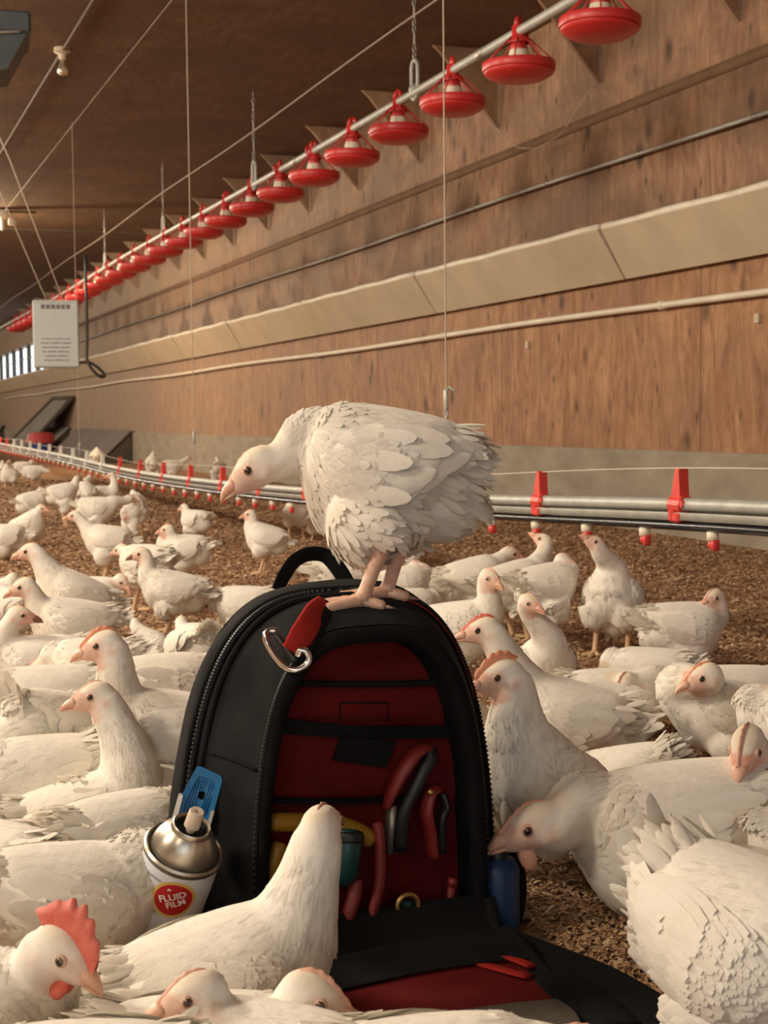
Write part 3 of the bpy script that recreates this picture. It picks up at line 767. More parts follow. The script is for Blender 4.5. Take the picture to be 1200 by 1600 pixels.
# ---- tools in the front compartment
def tool_root(name, label, cat, x, y, d):
    q = pk(x, y, d); o = empty(name, pw(q[0], d, q[1])); o.rotation_euler = (0, 0, PR); tag(o, label, cat); o['_o'] = 0; del o['_o']
    off = pl_(q[0], d, q[1]); return o, off
def tpts(L, off): return [pkl(x, y, d) - off for x, y, d in L]
o, off = tool_root('tee_handle_driver', 'yellow tee handle driver lying across the lower red pocket of the backpack', 'tool', 500, 1290, .182)
MB().tube(spline(tpts([(420, 1284, .180), (470, 1285, .182), (520, 1287, .184), (555, 1298, .184), (580, 1312, .182)], off), 24), [.009] + [.0105] * 22 + [.0095], 14).obj('handle', M['yellow'], o)
MB().tube(tpts([(505, 1288, .182), (505, 1400, .172)], off), .004, 8).obj('shaft', M['dull_steel'], o)
o, off = tool_root('yellow_driver', 'yellow slanted tool handle at the lower left of the open compartment', 'tool', 425, 1350, .180)
MB().tube(spline(tpts([(438, 1316, .180), (428, 1345, .182), (413, 1383, .182)], off), 14), [.007, .008] + [.0095] * 10 + [.009, .008], 12).obj('handle', M['yellow'], o)
MB().tube(tpts([(410, 1370, .176), (392, 1388, .174)], off), .004, 8).obj('shank', M['yellow'], o)
o, off = tool_root('pliers', 'red handled pliers leaning in the upper right of the open compartment', 'pliers', 645, 1210, .178)
MB().tube(spline(tpts([(672, 1168, .176), (655, 1172, .18), (635, 1195, .182), (615, 1230, .182), (603, 1262, .180)], off), 24), [.007 + .005 * math.sin(math.pi * i / 23) for i in range(24)], 12, flat=.6).obj('red_handle', M['toolred'], o)
MB().tube(spline(tpts([(672, 1170, .178), (674, 1185, .184), (662, 1205, .186), (645, 1240, .186), (630, 1275, .184), (625, 1330, .18)], off), 24), .0075, 12, flat=.7).obj('black_grip', M['toolblack'], o)
MB().tube(tpts([(612, 1258, .178), (606, 1330, .172)], off), .009, 10, flat=.6).obj('jaws', M['dull_steel'], o)
o, off = tool_root('cutters', 'red gripped cutters standing in the right pocket below the pliers', 'cutters', 678, 1280, .18)
MB().tube(spline(tpts([(682, 1233, .178), (672, 1240, .182), (666, 1270, .184), (672, 1300, .182), (676, 1340, .178)], off), 24), .0095, 12, flat=.6).obj('red_grip', M['toolred'], o)
MB().tube(spline(tpts([(690, 1240, .178), (697, 1262, .182), (690, 1280, .184), (690, 1330, .18)], off), 20), .008, 12, flat=.6).obj('black_grip', M['toolblack'], o)
MB().sphere(tpts([(673, 1238, .190)], off)[0], .004, 8).obj('rivet', M['brass'], o)
o, off = tool_root('teal_driver', 'dark teal screwdriver handle beside the white neck in the lower pocket', 'tool', 538, 1330, .186)
MB().tube(spline(tpts([(545, 1298, .184), (543, 1312, .188), (540, 1340, .19), (535, 1380, .186)], off), 16), [.006, .012] + [.0165] * 12 + [.014, .010], 14).obj('grip', M['teal'], o)
MB().tube(spline(tpts([(545, 1296, .186), (545, 1318, .190)], off), 6), [.010, .016, .0175, .0175, .0172, .017], 14).obj('butt', M['toolblack'], o)
o, off = tool_root('snips', 'slender red handled snips at the middle of the lower pocket', 'snips', 590, 1370, .19)
MB().tube(spline(tpts([(587, 1285, .184), (592, 1300, .188), (594, 1345, .192), (592, 1385, .196), (580, 1430, .198), (570, 1452, .196)], off), 30), [.005] + [.0065] * 28 + [.004], 10).obj('long_handle', M['toolred'], o)
MB().tube(spline(tpts([(556, 1375, .188), (553, 1400, .194), (543, 1430, .198), (530, 1458, .196)], off), 20), .0085, 10, flat=.7).obj('short_handle', M['toolred'], o)
o, off = tool_root('tape_ring', 'brass coloured ring low in the right of the open compartment', 'ring', 637, 1415, .2)
c0 = tpts([(637, 1415, .2)], off)[0]
MB().tube([c0 + vec((.0125 * math.cos(t), 0, .0125 * math.sin(t))) for t in np.linspace(0, 2 * math.pi, 24)[:-1]], .0032, 8, closed=True, up=(0, 1, 0)).obj('ring', M['brass'], o)
MB().tube([c0 + vec((0, .006, .004)), c0 + vec((0, .004, -.03))], .008, 10).obj('stem', M['teal'], o)
o, off = tool_root('marker', 'small red capped marker low at the right of the open compartment', 'marker', 708, 1385, .19)
MB().tube(tpts([(708, 1372, .19), (706, 1385, .19)], off), .0055, 10).obj('cap', M['toolred'], o)
MB().tube(tpts([(706, 1385, .19), (700, 1430, .188)], off), .0048, 10).obj('barrel', M['toolred'], o)
P = spline([pkl(x, y, .2) for x, y in ((708, 1408), (722, 1413), (740, 1413), (748, 1406))], 14)
MB().tube(P, .0008, 6).obj('wire_loop', M['steel'], pack)
q = at(600, 1492, 1.60)
o = empty('pen_torch', (q[0], q[1], .035)); tag(o, 'small bright steel pen torch lying on the red flap', 'torch')
P = [at(570, 1500, 1.60), at(604, 1490, 1.60), at(630, 1483, 1.605)]
P = [p - q + vec((0, 0, .0)) for p in P]
P = [p + vec((0, 0, q[2] - .035)) for p in P]
MB().tube([P[0], P[1] * .6 + P[0] * .4], .0028, 8).obj('clip', M['toolblack'], o); MB().tube([P[1], P[1] * .5 + P[2] * .5, P[2]], [.005, .0065, .006], 10).obj('barrel', M['steel'], o)

# ---- spray can leaning in the left pocket
Zc = 1.530
rimc = at(287, 1326, Zc)
ax = nrm(.9165 * (RGT * .358 + UPV * .934) - FWD * .40)
e1 = nrm(-FWD - ax * (-FWD @ ax)); e2 = nrm(RGT - ax * (RGT @ ax)); e2 = nrm(e2 - e1 * (e2 @ e1))
CR = .0410; CL = .128
base = rimc - ax * CL
can = empty('spray_can', base); tag(can, 'white aerosol can with red round logo and bare nozzle, leaning on the backpack', 'spray can')
lath = lambda prof, name, m, par=can, n=48: MB().lathe(prof, n, ax=ax).obj(name, m, par, sharp=35)
m = mat('can_label_white', (.62, .64, .68), .35); t = NT(m); f = t.noise(40, t.coord(), 4, .6)
t.base(t.ramp(f, [(.30, (.30, .26, .22)), (.40, (.60, .62, .66)), (.7, (.68, .70, .74))])); M['can_lab'] = m
lath([(0, 0), (CR - .003, 0), (CR, .004), (CR, CL - .008), (CR - .001, CL - .006), (CR - .001, CL - .004)], 'label', M['can_lab'])
lath([(CR - .001, CL - .007), (CR + .0012, CL - .004), (CR + .0014, CL), (CR - .0005, CL + .0025), (CR - .0025, CL + .001), (CR - .0035, CL - .004), (CR - .0065, CL - .004)], 'top_seam', M['can_rim'])
lath([(CR - .0062, CL - .005), (CR - .006, CL + .004), (CR - .008, CL + .010), (CR - .0125, CL + .019), (CR - .0175, CL + .025), (.0215, CL + .027), (.0212, CL + .030), (.0195, CL + .0325), (.0175, CL + .031), (.0168, CL + .028)], 'dome', M['can_top'])
lath([(.0170, CL + .029), (.0160, CL + .024), (.006, CL + .024), (0, CL + .025)], 'valve_cup', M['toolblack'])
lath([(.0048, CL + .024), (.0052, CL + .030), (.0085, CL + .031), (.0080, CL + .049), (.0072, CL + .0505), (.0030, CL + .0505), (.0028, CL + .047), (0, CL + .047)], 'nozzle', M['nozzle'], n=24)
def can_pt(s, tt, r): return ax * tt + r * (math.cos(s / CR) * e1 + math.sin(s / CR) * e2)
def can_disc(s0, t0, rad, r, m, name, inner=0):
    V = []; 
    K = 40; rr = [0, .33, .66, 1]
    for q_ in rr:
        for i in range(K):
            a = 2 * math.pi * i / K; V.append(can_pt(s0 + rad * q_ * math.cos(a), t0 + rad * q_ * math.sin(a), r))
    Fc = [(i * K + j, i * K + (j + 1) % K, (i + 1) * K + (j + 1) % K, (i + 1) * K + j) for i in range(3) for j in range(K)]
    return MB().add(V, Fc).obj(name, m, can)
s0, t0 = .010, CL - .034
can_disc(s0, t0, .0235, CR + .0003, M['halo'], 'yellow_halo'); can_disc(s0, t0, .0198, CR + .0006, M['disc'], 'red_disc')
lath([(CR + .0003, .002), (CR + .0003, .040)], 'maroon_band', mat('maroon_band', (.16, .035, .05), .4))
def can_text(txt, s1, t1, size, ang, r, name, m, bold=.0):
    cu = bpy.data.curves.new('lettering', 'FONT'); cu.body = txt; cu.size = size; cu.align_x = 'CENTER'; cu.align_y = 'CENTER'; cu.offset = bold; cu.resolution_u = 3
    to = bpy.data.objects.new('tmp_text', cu); COL.objects.link(to)
    dg = bpy.context.evaluated_depsgraph_get(); me = bpy.data.meshes.new_from_object(to.evaluated_get(dg))
    bpy.data.objects.remove(to)
    V = np.array([v.co[:] for v in me.vertices]); Fc = [tuple(p.vertices) for p in me.polygons]
    c, s = math.cos(ang), math.sin(ang)
    W = [can_pt(s1 + (x * c - y * s), t1 + (x * s + y * c), r) for x, y, _ in V]
    return MB().add(W, Fc).obj(name, m, can, smooth=False)
ta = math.radians(30)
def offs(dx, dy): return s0 + dx * math.cos(ta) - dy * math.sin(ta), t0 + dx * math.sin(ta) + dy * math.cos(ta)
a_, b_ = offs(.0003, .0040); can_text('FLUID', a_, b_, .0108, ta, CR + .0012, 'lettering', M['letter'], .0003)
a_, b_ = offs(.0012, -.0052); can_text('FILM', a_, b_, .0104, ta, CR + .0012, 'lettering', M['letter'], .0003)
a_, b_ = offs(-.0005, .0132)
lf = MB()
for k in range(5):
    an = ta + math.pi / 2 + (k - 2) * .75; L_ = .0036 if k == 2 else .0028
    lf.add([can_pt(a_ + L_ * rr_ * math.cos(an + dd), b_ + L_ * rr_ * math.sin(an + dd), CR + .0012) for rr_, dd in ((0, 0), (.6, -.35), (1, 0), (.6, .35))], [(0, 1, 2, 3)])
lf.obj('leaf_mark', M['letter'], can, smooth=False)
for nm_, m_, s_1, rows, dx in (('small_print', M['printred'], -.034, [(.098, 9), (.092, 8), (.086, 9), (.080, 7), (.060, 8), (.055, 6)], .0016), ('small_print', M['printgrey'], -.032, [(.110, 14), (.074, 9), (.069, 9), (.0645, 6)], .0017)):
    z = MB()
    for tt_, nn_ in rows:
        for i in range(nn_):
            w_ = dx * (.75 if (i * 5 + int(tt_ * 1000)) % 3 else .35); sA = s_1 + i * dx
            z.add([can_pt(sA, tt_, CR + .0005), can_pt(sA + w_, tt_, CR + .0005), can_pt(sA + w_, tt_ + .0026, CR + .0005), can_pt(sA, tt_ + .0026, CR + .0005)], [(0, 1, 2, 3)])
    z.obj(nm_, m_, can, smooth=False)
ql = to_local(base + ax * .02)
pocket(ql[0] + .004, -ql[1], .052, .055, .045, 'side_pocket')

# ---- blue plastic blade holder behind the can
Zt = 1.600
def bt(x, y, dz=0.0): return at(x, y, Zt + dz)
org = bt(312, 1260); bl = empty('blue_holder', org); tag(bl, 'blue plastic tool holder with round hole, tucked behind the spray can', 'tool holder')
def bprism(poly, d0, d1, m, name):
    return MB().prism([bt(x, y, d0) - org for x, y in poly], -FWD * (d1 - d0) * -1).obj(name, m, bl, smooth=False)
outline = [(311, 1196), (345, 1212), (348, 1217), (334, 1270), (326, 1300), (268, 1290), (284, 1242), (307, 1198)]
b = MB()
# plate with a hole: ring strip between the hole circle and the outline
hc_ = (315.5, 1243); K = 40
outp = []
for i in range(K):
    a = 2 * math.pi * i / K; dx, dy = math.cos(a), math.sin(a); best = 1e9
    for j in range(len(outline)):
        x1, y1 = outline[j]; x2, y2 = outline[(j + 1) % len(outline)]; ex, ey = x2 - x1, y2 - y1
        den = dx * ey - dy * ex
        if abs(den) < 1e-9: continue
        tq = ((x1 - hc_[0]) * ey - (y1 - hc_[1]) * ex) / den; sq = ((x1 - hc_[0]) * dy - (y1 - hc_[1]) * dx) / den
        if tq > 0 and -1e-6 <= sq <= 1 + 1e-6: best = min(best, tq)
    outp.append((hc_[0] + dx * best, hc_[1] + dy * best))
def loop(frac, dz, rad=None):
    R = []
    for i in range(K):
        a = 2 * math.pi * i / K
        if rad: x, y = hc_[0] + rad * math.cos(a), hc_[1] + rad * math.sin(a)
        else: x, y = hc_[0] + (outp[i][0] - hc_[0]) * frac, hc_[1] + (outp[i][1] - hc_[1]) * frac
        R.append(bt(x, y, dz) - org)
    return R
Gq = np.array([loop(0, .012, 6.6), loop(0, .004, 6.6), loop(0, .0035, 10.5), loop(.62, .004), loop(.66, -.0), loop(1, -.001), loop(1, .012)])
b.grid(np.concatenate([Gq, Gq[:, :1]], axis=1)); b.obj('plate', M['bluep'], bl, sharp=30)
rb = MB()
for i in range(8):
    x = 300 + i * 4.2; rb.tube([bt(x + 6, 1216 + i * 1.2, .003) - org, bt(x - 3, 1232, .003) - org] if i in (3, 4) else [bt(x + 7, 1217 + i * 1.4, .003) - org, bt(x - 9, 1272, .003) - org], .0009, 5)
rb.obj('ribs', M['bluep'], bl)
for poly in ([(279, 1241), (286, 1243), (274, 1290), (266, 1288)], [(330, 1266), (335, 1268), (327, 1297), (321, 1295)]):
    bprism(poly, -.004, .004, M['rail'], 'metal_rail')

# ------------------------------------------------------------------ hens
BST = np.array([  # x, half width, centre z, half height up, half height down
    (-.132, .010, .034, .010, .010), (-.120, .030, .030, .024, .024), (-.098, .050, .021, .040, .046), (-.062, .065, .008, .055, .062),
    (-.018, .072, .002, .062, .070), (.028, .070, .002, .062, .071), (.063, .061, .006, .056, .065), (.090, .046, .012, .045, .053),
    (.108, .024, .018, .026, .032), (.115, .006, .019, .007, .008)])
_bx = np.linspace(-.132, .115, 60)
def _sm(col):
    v = np.interp(_bx, BST[:, 0], BST[:, col]); k = np.array([1, 2, 3, 2, 1.]) / 9
    return np.convolve(np.pad(v, 2, mode='edge'), k, 'valid')
_bt = [None] + [_sm(i) for i in range(1, 5)]
def bprof(x): return [np.interp(x, _bx, _bt[i]) for i in range(1, 5)]
def bsurf(x, th, fat=1.0):
    """point of the plain body at station x, angle th (0 = side, +90 deg = back); side is +y"""
    w, zc, hu, hd = bprof(x); s = np.sin(th); c = np.cos(th)
    return np.stack([x + 0 * th, fat * w * c, zc + fat * np.where(s > 0, hu, hd) * s], -1)
LEAF_S = np.array([0, .22, .48, .74, .93, 1.0]); LEAF_W = np.array([.30, .78, 1.0, .92, .55, .12])
def leaves(P, D, N, L, W, lift, curl, col, droop=.12):
    """many small feathers: root P, direction D, outward normal N, length L, half width W"""
    k = len(P)
    if k == 0: return None
    N = N - D * (N * D).sum(1)[:, None]; N /= np.linalg.norm(N, axis=1)[:, None] + 1e-9
    S = np.cross(N, D)
    L = np.broadcast_to(L, (k,)); W = np.broadcast_to(W, (k,)); lift = np.broadcast_to(lift, (k,)); curl = np.broadcast_to(curl, (k,))
    V = np.zeros((k, 6, 3, 3)); 
    for i, (s, w) in enumerate(zip(LEAF_S, LEAF_W)):
        zz = L * (lift * s + curl * s * s) 
        for j, a in enumerate((-1, 0, 1)):
            V[:, i, j] = P + D * (L * (s - .06))[:, None] + S * (W * w * a)[:, None] + N * (zz - (abs(a) * W * w * droop * 2.2) + (.0004 if a == 0 else 0))[:, None]
    F1 = np.array([(i * 3 + j, i * 3 + j + 1, i * 3 + j + 4, i * 3 + j + 3) for i in range(5) for j in range(2)])
    Fc = (F1[None] + (np.arange(k) * 18)[:, None, None]).reshape(-1, 4)
    C = np.repeat(np.asarray(col).reshape(k, 1, 3), 18, 1)
    return V.reshape(-1, 3), Fc, C.reshape(-1, 3)
def np_mesh(name, V, quads, C, mats, smooth=True, solid=0):
    me = bpy.data.meshes.new(name); n = len(V); f = len(quads)
    me.vertices.add(n); me.vertices.foreach_set('co', np.asarray(V, np.float32).ravel())
    me.loops.add(f * 4); me.loops.foreach_set('vertex_index', np.asarray(quads, np.int32).ravel())
    me.polygons.add(f); me.polygons.foreach_set('loop_start', np.arange(0, f * 4, 4, dtype=np.int32))
    me.polygons.foreach_set('use_smooth', np.ones(f, bool))
    for m in mats: me.materials.append(m)
    if C is not None:
        a = me.color_attributes.new('Col', 'FLOAT_COLOR', 'POINT'); a.data.foreach_set('color', np.c_[C, (np.arange(n) >= solid).astype(float)].astype(np.float32).ravel())
    me.update(calc_edges=True); me.validate(); return me
WHITE = vec((.83, .79, .70)); FACE = vec((.74, .44, .33)); CROWN = vec((.80, .68, .50)); GREY = vec((.62, .55, .46)); BLUSH = vec((.78, .58, .48))
_tmp_scene = None
def remesh(mb, vox, it):
    me = mb.mesh('tmp', [], False); o = bpy.data.objects.new('tmp', me); COL.objects.link(o)
    r = o.modifiers.new('r', 'REMESH'); r.mode = 'VOXEL'; r.voxel_size = vox
    s = o.modifiers.new('s', 'SMOOTH'); s.factor = .5; s.iterations = it
    dg = bpy.context.evaluated_depsgraph_get(); ev = o.evaluated_get(dg); m2 = ev.to_mesh()
    n = len(m2.vertices); V = np.zeros(n * 3, np.float32); m2.vertices.foreach_get('co', V)
    N = np.zeros(n * 3, np.float32); m2.vertices.foreach_get('normal', N)
    Q = np.zeros(len(m2.loops), np.int32); m2.loops.foreach_get('vertex_index', Q)
    tot = np.zeros(len(m2.polygons), np.int32); m2.polygons.foreach_get('loop_total', tot)
    assert (tot == 4).all()
    ev.to_mesh_clear(); bpy.data.objects.remove(o); bpy.data.meshes.remove(me)
    return V.reshape(-1, 3).astype(float), N.reshape(-1, 3).astype(float), Q.reshape(-1, 4)

BIRDS = []
def hen(label, body, yaw, head=None, hyaw=None, hp=-8, pitch=0, s=1.0, roll=0, hdz=None, comb=.35, comb_m='comb_pale', wattle=0.0, tail=30, tspread=1.0, tlen=1.0,
        legs='auto', gz=None, feet=None, fluff=1.0, ruffle=1.0, fat=1.0, face=1.0, beak_m='beak', headloc=None, name='hen', leg_m='leg', stance=.042, nk=1.0, wingdrop=0.0, tailpart=True, lod=None, yellow=0.0, open_beak=0.0, hscale=1.0, rump=.7):
    r = np.random.default_rng(abs(hash(label)) % 1 + len(BIRDS) * 13 + 5)
    cx, cy, Z = body; C = at(cx, cy, Z)
    if Z > 2.6: s *= .93
    lod = lod or (0 if Z < 2.45 else (1 if Z < 4.6 else 2))
    a = math.radians(yaw); Fw = math.cos(a) * RH + math.sin(a) * FH; Sd = np.cross((0, 0, 1), Fw)
    p = math.radians(pitch); F = Fw * math.cos(p) + vec((0, 0, 1)) * math.sin(p); Un = np.cross(F, Sd)
    if roll: 
        q = math.radians(roll); Sd, Un = Sd * math.cos(q) + Un * math.sin(q), Un * math.cos(q) - Sd * math.sin(q)
    Rb = np.c_[F, Sd, Un]                                  # body frame -> world
    g = floor_h(C[0], C[1]) if gz is None else gz
    root_loc = vec((C[0], C[1], g))
    if head is not None:
        dz = hdz if hdz is not None else .10 * s * math.sin(a)
        Hc = at(head[0], head[1], Z + dz)
    else: Hc = C + Rb @ (vec(headloc) * ((.64, 1, 1) if cx > 8 else (1, 1, 1))) * s
    ha = math.radians(hyaw if hyaw is not None else yaw); hq = math.radians(hp)
    HF = (math.cos(ha) * RH + math.sin(ha) * FH) * math.cos(hq) + vec((0, 0, 1)) * math.sin(hq)
    HS = nrm(np.cross((0, 0, 1), HF)); HU = np.cross(HF, HS); Rh = np.c_[HF, HS, HU]
    hs = s * hscale
    XK = vec((.71, .97, 1.0))
    B = lambda q: C + (np.asarray(q, float) * XK * s) @ Rb.T
    Hd = lambda q: Hc + (np.asarray(q, float) * hs) @ Rh.T
    # --- one continuous body surface
    mb = MB()
    th = np.linspace(0, 2 * math.pi, 24, endpoint=False)
    G = np.array([bsurf(np.full(24, x), th, fat) for x in np.concatenate([[-.132, -.128], np.linspace(-.12, .106, 16), [.112, .115]])])
    def closed(Gw):
        a_, b_ = Gw.shape[:2]; V = np.vstack([Gw.reshape(-1, 3), Gw[0].mean(0)[None], Gw[-1].mean(0)[None]]); n_ = a_ * b_
        Fc = [(i * b_ + j, i * b_ + (j + 1) % b_, (i + 1) * b_ + (j + 1) % b_, (i + 1) * b_ + j) for i in range(a_ - 1) for j in range(b_)]
        Fc += [(n_, (j + 1) % b_, j) for j in range(b_)] + [(n_ + 1, (a_ - 1) * b_ + j, (a_ - 1) * b_ + (j + 1) % b_) for j in range(b_)]
        return V, Fc
    mb.add(*closed(B(G)))
    # neck: from inside the chest up to the back of the head
    P0 = B((.035, 0, -.002)); P1 = B((.094, 0, .030)); Pe = Hd((-.009, 0, -.004))
    dist = np.linalg.norm(Pe - P1); 
    t1 = nrm(F * .55 + vec((0, 0, 1)) * .75); tn = nrm((Pe - P1)); t1 = nrm(t1 + tn * .9)
    t2 = nrm(tn * .9 + vec((0, 0, .5)) + HF * .35)
    tt = np.linspace(0, 1, 22)[:, None]
    c1 = P1 + t1 * dist * .38; c2 = Pe - t2 * dist * .34
    nb_ = (1 - tt) ** 3 * P1 + 3 * (1 - tt) ** 2 * tt * c1 + 3 * (1 - tt) * tt ** 2 * c2 + tt ** 3 * Pe
    NK = np.vstack([P0 + (P1 - P0) * q for q in (0, .35, .7)] + [nb_])
    nl = np.concatenate([[0], np.cumsum(np.linalg.norm(np.diff(NK, axis=0), axis=1))]); nl /= nl[-1]
    nr_ = np.interp(nl, [0, .18, .36, .55, .75, .92, 1], [.056, .050, .040, .0300, .0235, .0205, .019]) * s * nk
    mb.tube(NK, nr_, 16)
    # head
    hx = [(-.026, .003, 0), (-.023, .011, 0), (-.015, .0172, .001), (-.004, .0195, .001), (.006, .0188, .0002), (.015, .0163, -.0012), (.023, .0132, -.0028), (.030, .0102, -.0042), (.0335, .0075, -.005), (.035, .003, -.005)]
    Gh = np.array([[(x, .90 * rr * math.cos(t), zc + rr * 1.06 * math.sin(t)) for t in np.linspace(0, 2 * math.pi, 16, endpoint=False)] for x, rr, zc in hx])
    mb.add(*closed(Hd(Gh)))
    for sy in (-1, 1): 
        M3 = Rh
        mb.sphere(Hd((-.006, sy * .010, -.008)), .0105 * hs, 6, M=M3)
    # rump fluff and thighs
    mb.sphere(B((-.085, 0, -.010)), .044 * s * fat, 8)
    hbz = C[2] - g
    if legs == 'auto': legs = hbz > .105 * s
    hocks = []
    if feet is None:
        feet = [root_loc + Fw * .014 * s + Sd * sy * stance * s * np.sign(1) for sy in (-1, 1)]
        feet = [vec((f[0], f[1], floor_h(f[0], f[1]) if gz is None else gz)) for f in feet]
    for sy, ft in zip((-1, 1), feet):
        tp = B((-.012, sy * .040, -.030)); 
        if legs:
            hk = vec(ft) + vec((0, 0, min(.076 * s, (tp[2] - ft[2]) * .62))) - Fw * .016 * s + (tp - vec(ft)) * vec((1, 1, 0)) * .15
            hocks.append(hk)
            mid = (tp * .55 + hk * .45) + Fw * .012 * s
            mb.tube(spline([tp, mid, hk + vec((0, 0, .012 * s)), hk], 10), np.interp(np.linspace(0, 1, 10), [0, .35, .75, 1], [.046, .037, .018, .0105]) * s * fat, 12)
        else: mb.sphere(B((.0, sy * .038, -.040)), .040 * s * fat, 8)
    vox = (.0038, .0055, .0085)[lod] * s
    V, N, Q = remesh(mb, vox, (7, 4, 2)[lod])
    # keep the beak end of the head crisp; colour
    hl = (V - Hc) @ Rh / hs
    k = len(V)
    dn = np.min(np.linalg.norm(V[:, None, :] - NK[None, 3::2, :], axis=2) / nr_[None, 3::2], axis=1)
    inhead = (np.linalg.norm(hl * [1, 1, 1.1], axis=1) < .039)
    onneck = (dn < 1.35) & ((V - P1) @ F > -.03 * s)
    Cc = np.tile(WHITE, (k, 1)) * (1 + .03 * r.standard_normal((k, 1)))
    fm = np.clip((hl[:, 0] + .006) / .018, 0, 1) * np.clip((.0150 - .22 * np.maximum(hl[:, 0], 0) - hl[:, 2] + .12 * np.maximum(hl[:, 0] - .016, 0) * 6) / .005, 0, 1) * inhead
    fm = np.maximum(fm, inhead * np.clip(1 - np.linalg.norm((hl - [-.008, 0, -.008]) * [1, 0, 1], axis=1) / .011, 0, 1) * .9)
    cm = inhead * np.clip((hl[:, 2] - .008) / .008, 0, 1) * (1 - fm)
    fm = np.clip(fm * (.85 + .3 * np.array([mnoise.noise(tuple(q * 160)) for q in hl]) if lod < 2 else fm * .85), 0, 1) * face
    Cc = Cc * (1 - fm[:, None]) + FACE * fm[:, None]; Cc = Cc * (1 - .75 * cm[:, None]) + CROWN * .75 * cm[:, None]
    hf = np.zeros(k)
    for hk in hocks: hf = np.maximum(hf, np.clip(1 - np.linalg.norm(V - hk, axis=1) / (.030 * s), 0, 1))
    hf = np.clip(hf * 1.6, 0, 1); Cc = Cc * (1 - hf[:, None]) + vec((.70, .46, .34)) * hf[:, None]
    # --- small contour feathers
    nf = int((3000, 1000, 0)[lod] * (fluff if fluff > 1 else 1))
    parts = [(V, Q, Cc)]
    if nf:
        wgt = np.where(inhead, 0.0, np.where(onneck, 1.7, 1.0)) * (hf < .3)
        idx = r.choice(k, nf, p=wgt / wgt.sum(), replace=True)
        Pp, Nn = V[idx], N[idx]
        # flow: backwards on the body, down the neck on the neck
        ni = np.argmin(np.linalg.norm(Pp[:, None, :] - NK[None], axis=2), axis=1); Tn = np.gradient(NK, axis=0); Tn /= np.linalg.norm(Tn, axis=1)[:, None]
        on = onneck[idx][:, None]
        flow = np.where(on, -Tn[ni], -F[None] - .35 * vec((0, 0, 1))[None])
        flow = flow + r.normal(0, .16, flow.shape)
        D = flow - Nn * (flow * Nn).sum(1)[:, None]; ln = np.linalg.norm(D, axis=1); D /= ln[:, None] + 1e-9
        ok = ln > .25
        L = np.where(onneck[idx], .014, .025) * s * r.uniform(.7, 1.25, nf); Wd = np.where(onneck[idx], .0030, .0062 if fluff < 1.4 else .0042) * s * r.uniform(.8, 1.2, nf)
        L *= (.9 + .1 * fluff); 
        lv = leaves((Pp - Nn * .0002 * s)[ok], D[ok], Nn[ok], L[ok], Wd[ok], (.022 * fluff * r.uniform(.4, 1.3, nf))[ok], (np.where(onneck[idx], -.03, -.17) + .035 * fluff * r.uniform(-.6, 1.2, nf))[ok], (Cc[idx] * r.uniform(.97, 1.03, (nf, 1)))[ok], .10)
        o0 = len(V); parts.append((lv[0], lv[1] + o0, lv[2]))
    VV = np.vstack([q[0] for q in parts]) - root_loc; QQ = np.vstack([q[1] for q in parts]); CC = np.vstack([q[2] for q in parts])
    root = empty(name, root_loc); tag(root, label, 'chicken', 'white hens in the barn')
    me = np_mesh('body', VV, QQ, np.clip(CC, 0, 1), [M['feather']], solid=len(V)); o = bpy.data.objects.new('body', me); COL.objects.link(o); o.parent = root
    BIRDS.append((label, C, s, hbz, root))
    sub = lambda q: q - root_loc
    # --- wings: a thin shield with rows of overlapping feathers
    for sy in (-1, 1):
        W = []
        sv = np.linspace(0, 1, 12); tv = np.linspace(0, 1, 9); Gd = np.zeros((12, 9, 3))
        lo = np.radians(np.interp(sv, [0, .15, .5, .85, 1], [2, -24, -26, -4, 12]) - wingdrop); hi = np.radians(np.interp(sv, [0, .15, .5, .85, 1], [14, 38, 48, 46, 34]) - wingdrop)
        off = lambda s_, t_: (-.004 + .0155 * np.clip(math.sin(math.pi * min(max(t_, 0), 1)), 0, 1) ** .38 * np.clip(math.sin(math.pi * min(max(s_ * .92 + .04, 0), 1)), 0, 1) ** .5)
        def wp(s_, t_, extra=0.0):
            l_, h_ = np.interp(s_, sv, lo), np.interp(s_, sv, hi); thv = l_ + (h_ - l_) * t_; x = .078 - .188 * s_
            q = bsurf(np.array([x]), np.array([thv]), fat)[0]; n_ = nrm(vec((0, math.cos(thv), math.sin(thv))) + vec((max(0, (x - .03) * 4), 0, 0)))
            q = q + n_ * (off(s_, t_) + extra); return q * [1, sy, 1], n_ * [1, sy, 1]
        for i in range(12):
            for j in range(9): Gd[i, j] = wp(sv[i], tv[j])[0]
        Vw = [B(Gd.reshape(-1, 3))]; Qw = [np.array([(i * 9 + j, i * 9 + j + 1, (i + 1) * 9 + j + 1, (i + 1) * 9 + j) for i in range(11) for j in range(8)])]; Cw = [np.tile(WHITE, (108, 1))]
        rows = []
        if lod < 2:
            dens = (1.0, .7)[lod]
            for q_ in range((200, 70)[lod]): rows.append((r.uniform(.03, .46), r.uniform(.06, .94), .024 * r.uniform(.8, 1.25), .0058, .0009 + .0008 * r.uniform(), .03))
            for j, t_ in enumerate(np.linspace(.08, .90, 8)): rows.append((.27 + r.normal(0, .01), t_, .060, .0100, .0007 + .00012 * j, .01))
            for j, t_ in enumerate(np.linspace(.08, .88, 9)): rows.append((.46 + r.normal(0, .008), t_, .066, .0105, .0008 + .0002 * j, .02))
            for j, t_ in enumerate(np.linspace(.04, .55, 7)): rows.append((.60 + .02 * j, t_, .072, .0088, .0006 + .0003 * j, .02))
        else:
            for j, t_ in enumerate(np.linspace(.1, .85, 5)): rows.append((.45, t_, .075, .015, .002, .05))
        P_, D_, N_, L_, W_, l_, c_ = [], [], [], [], [], [], []
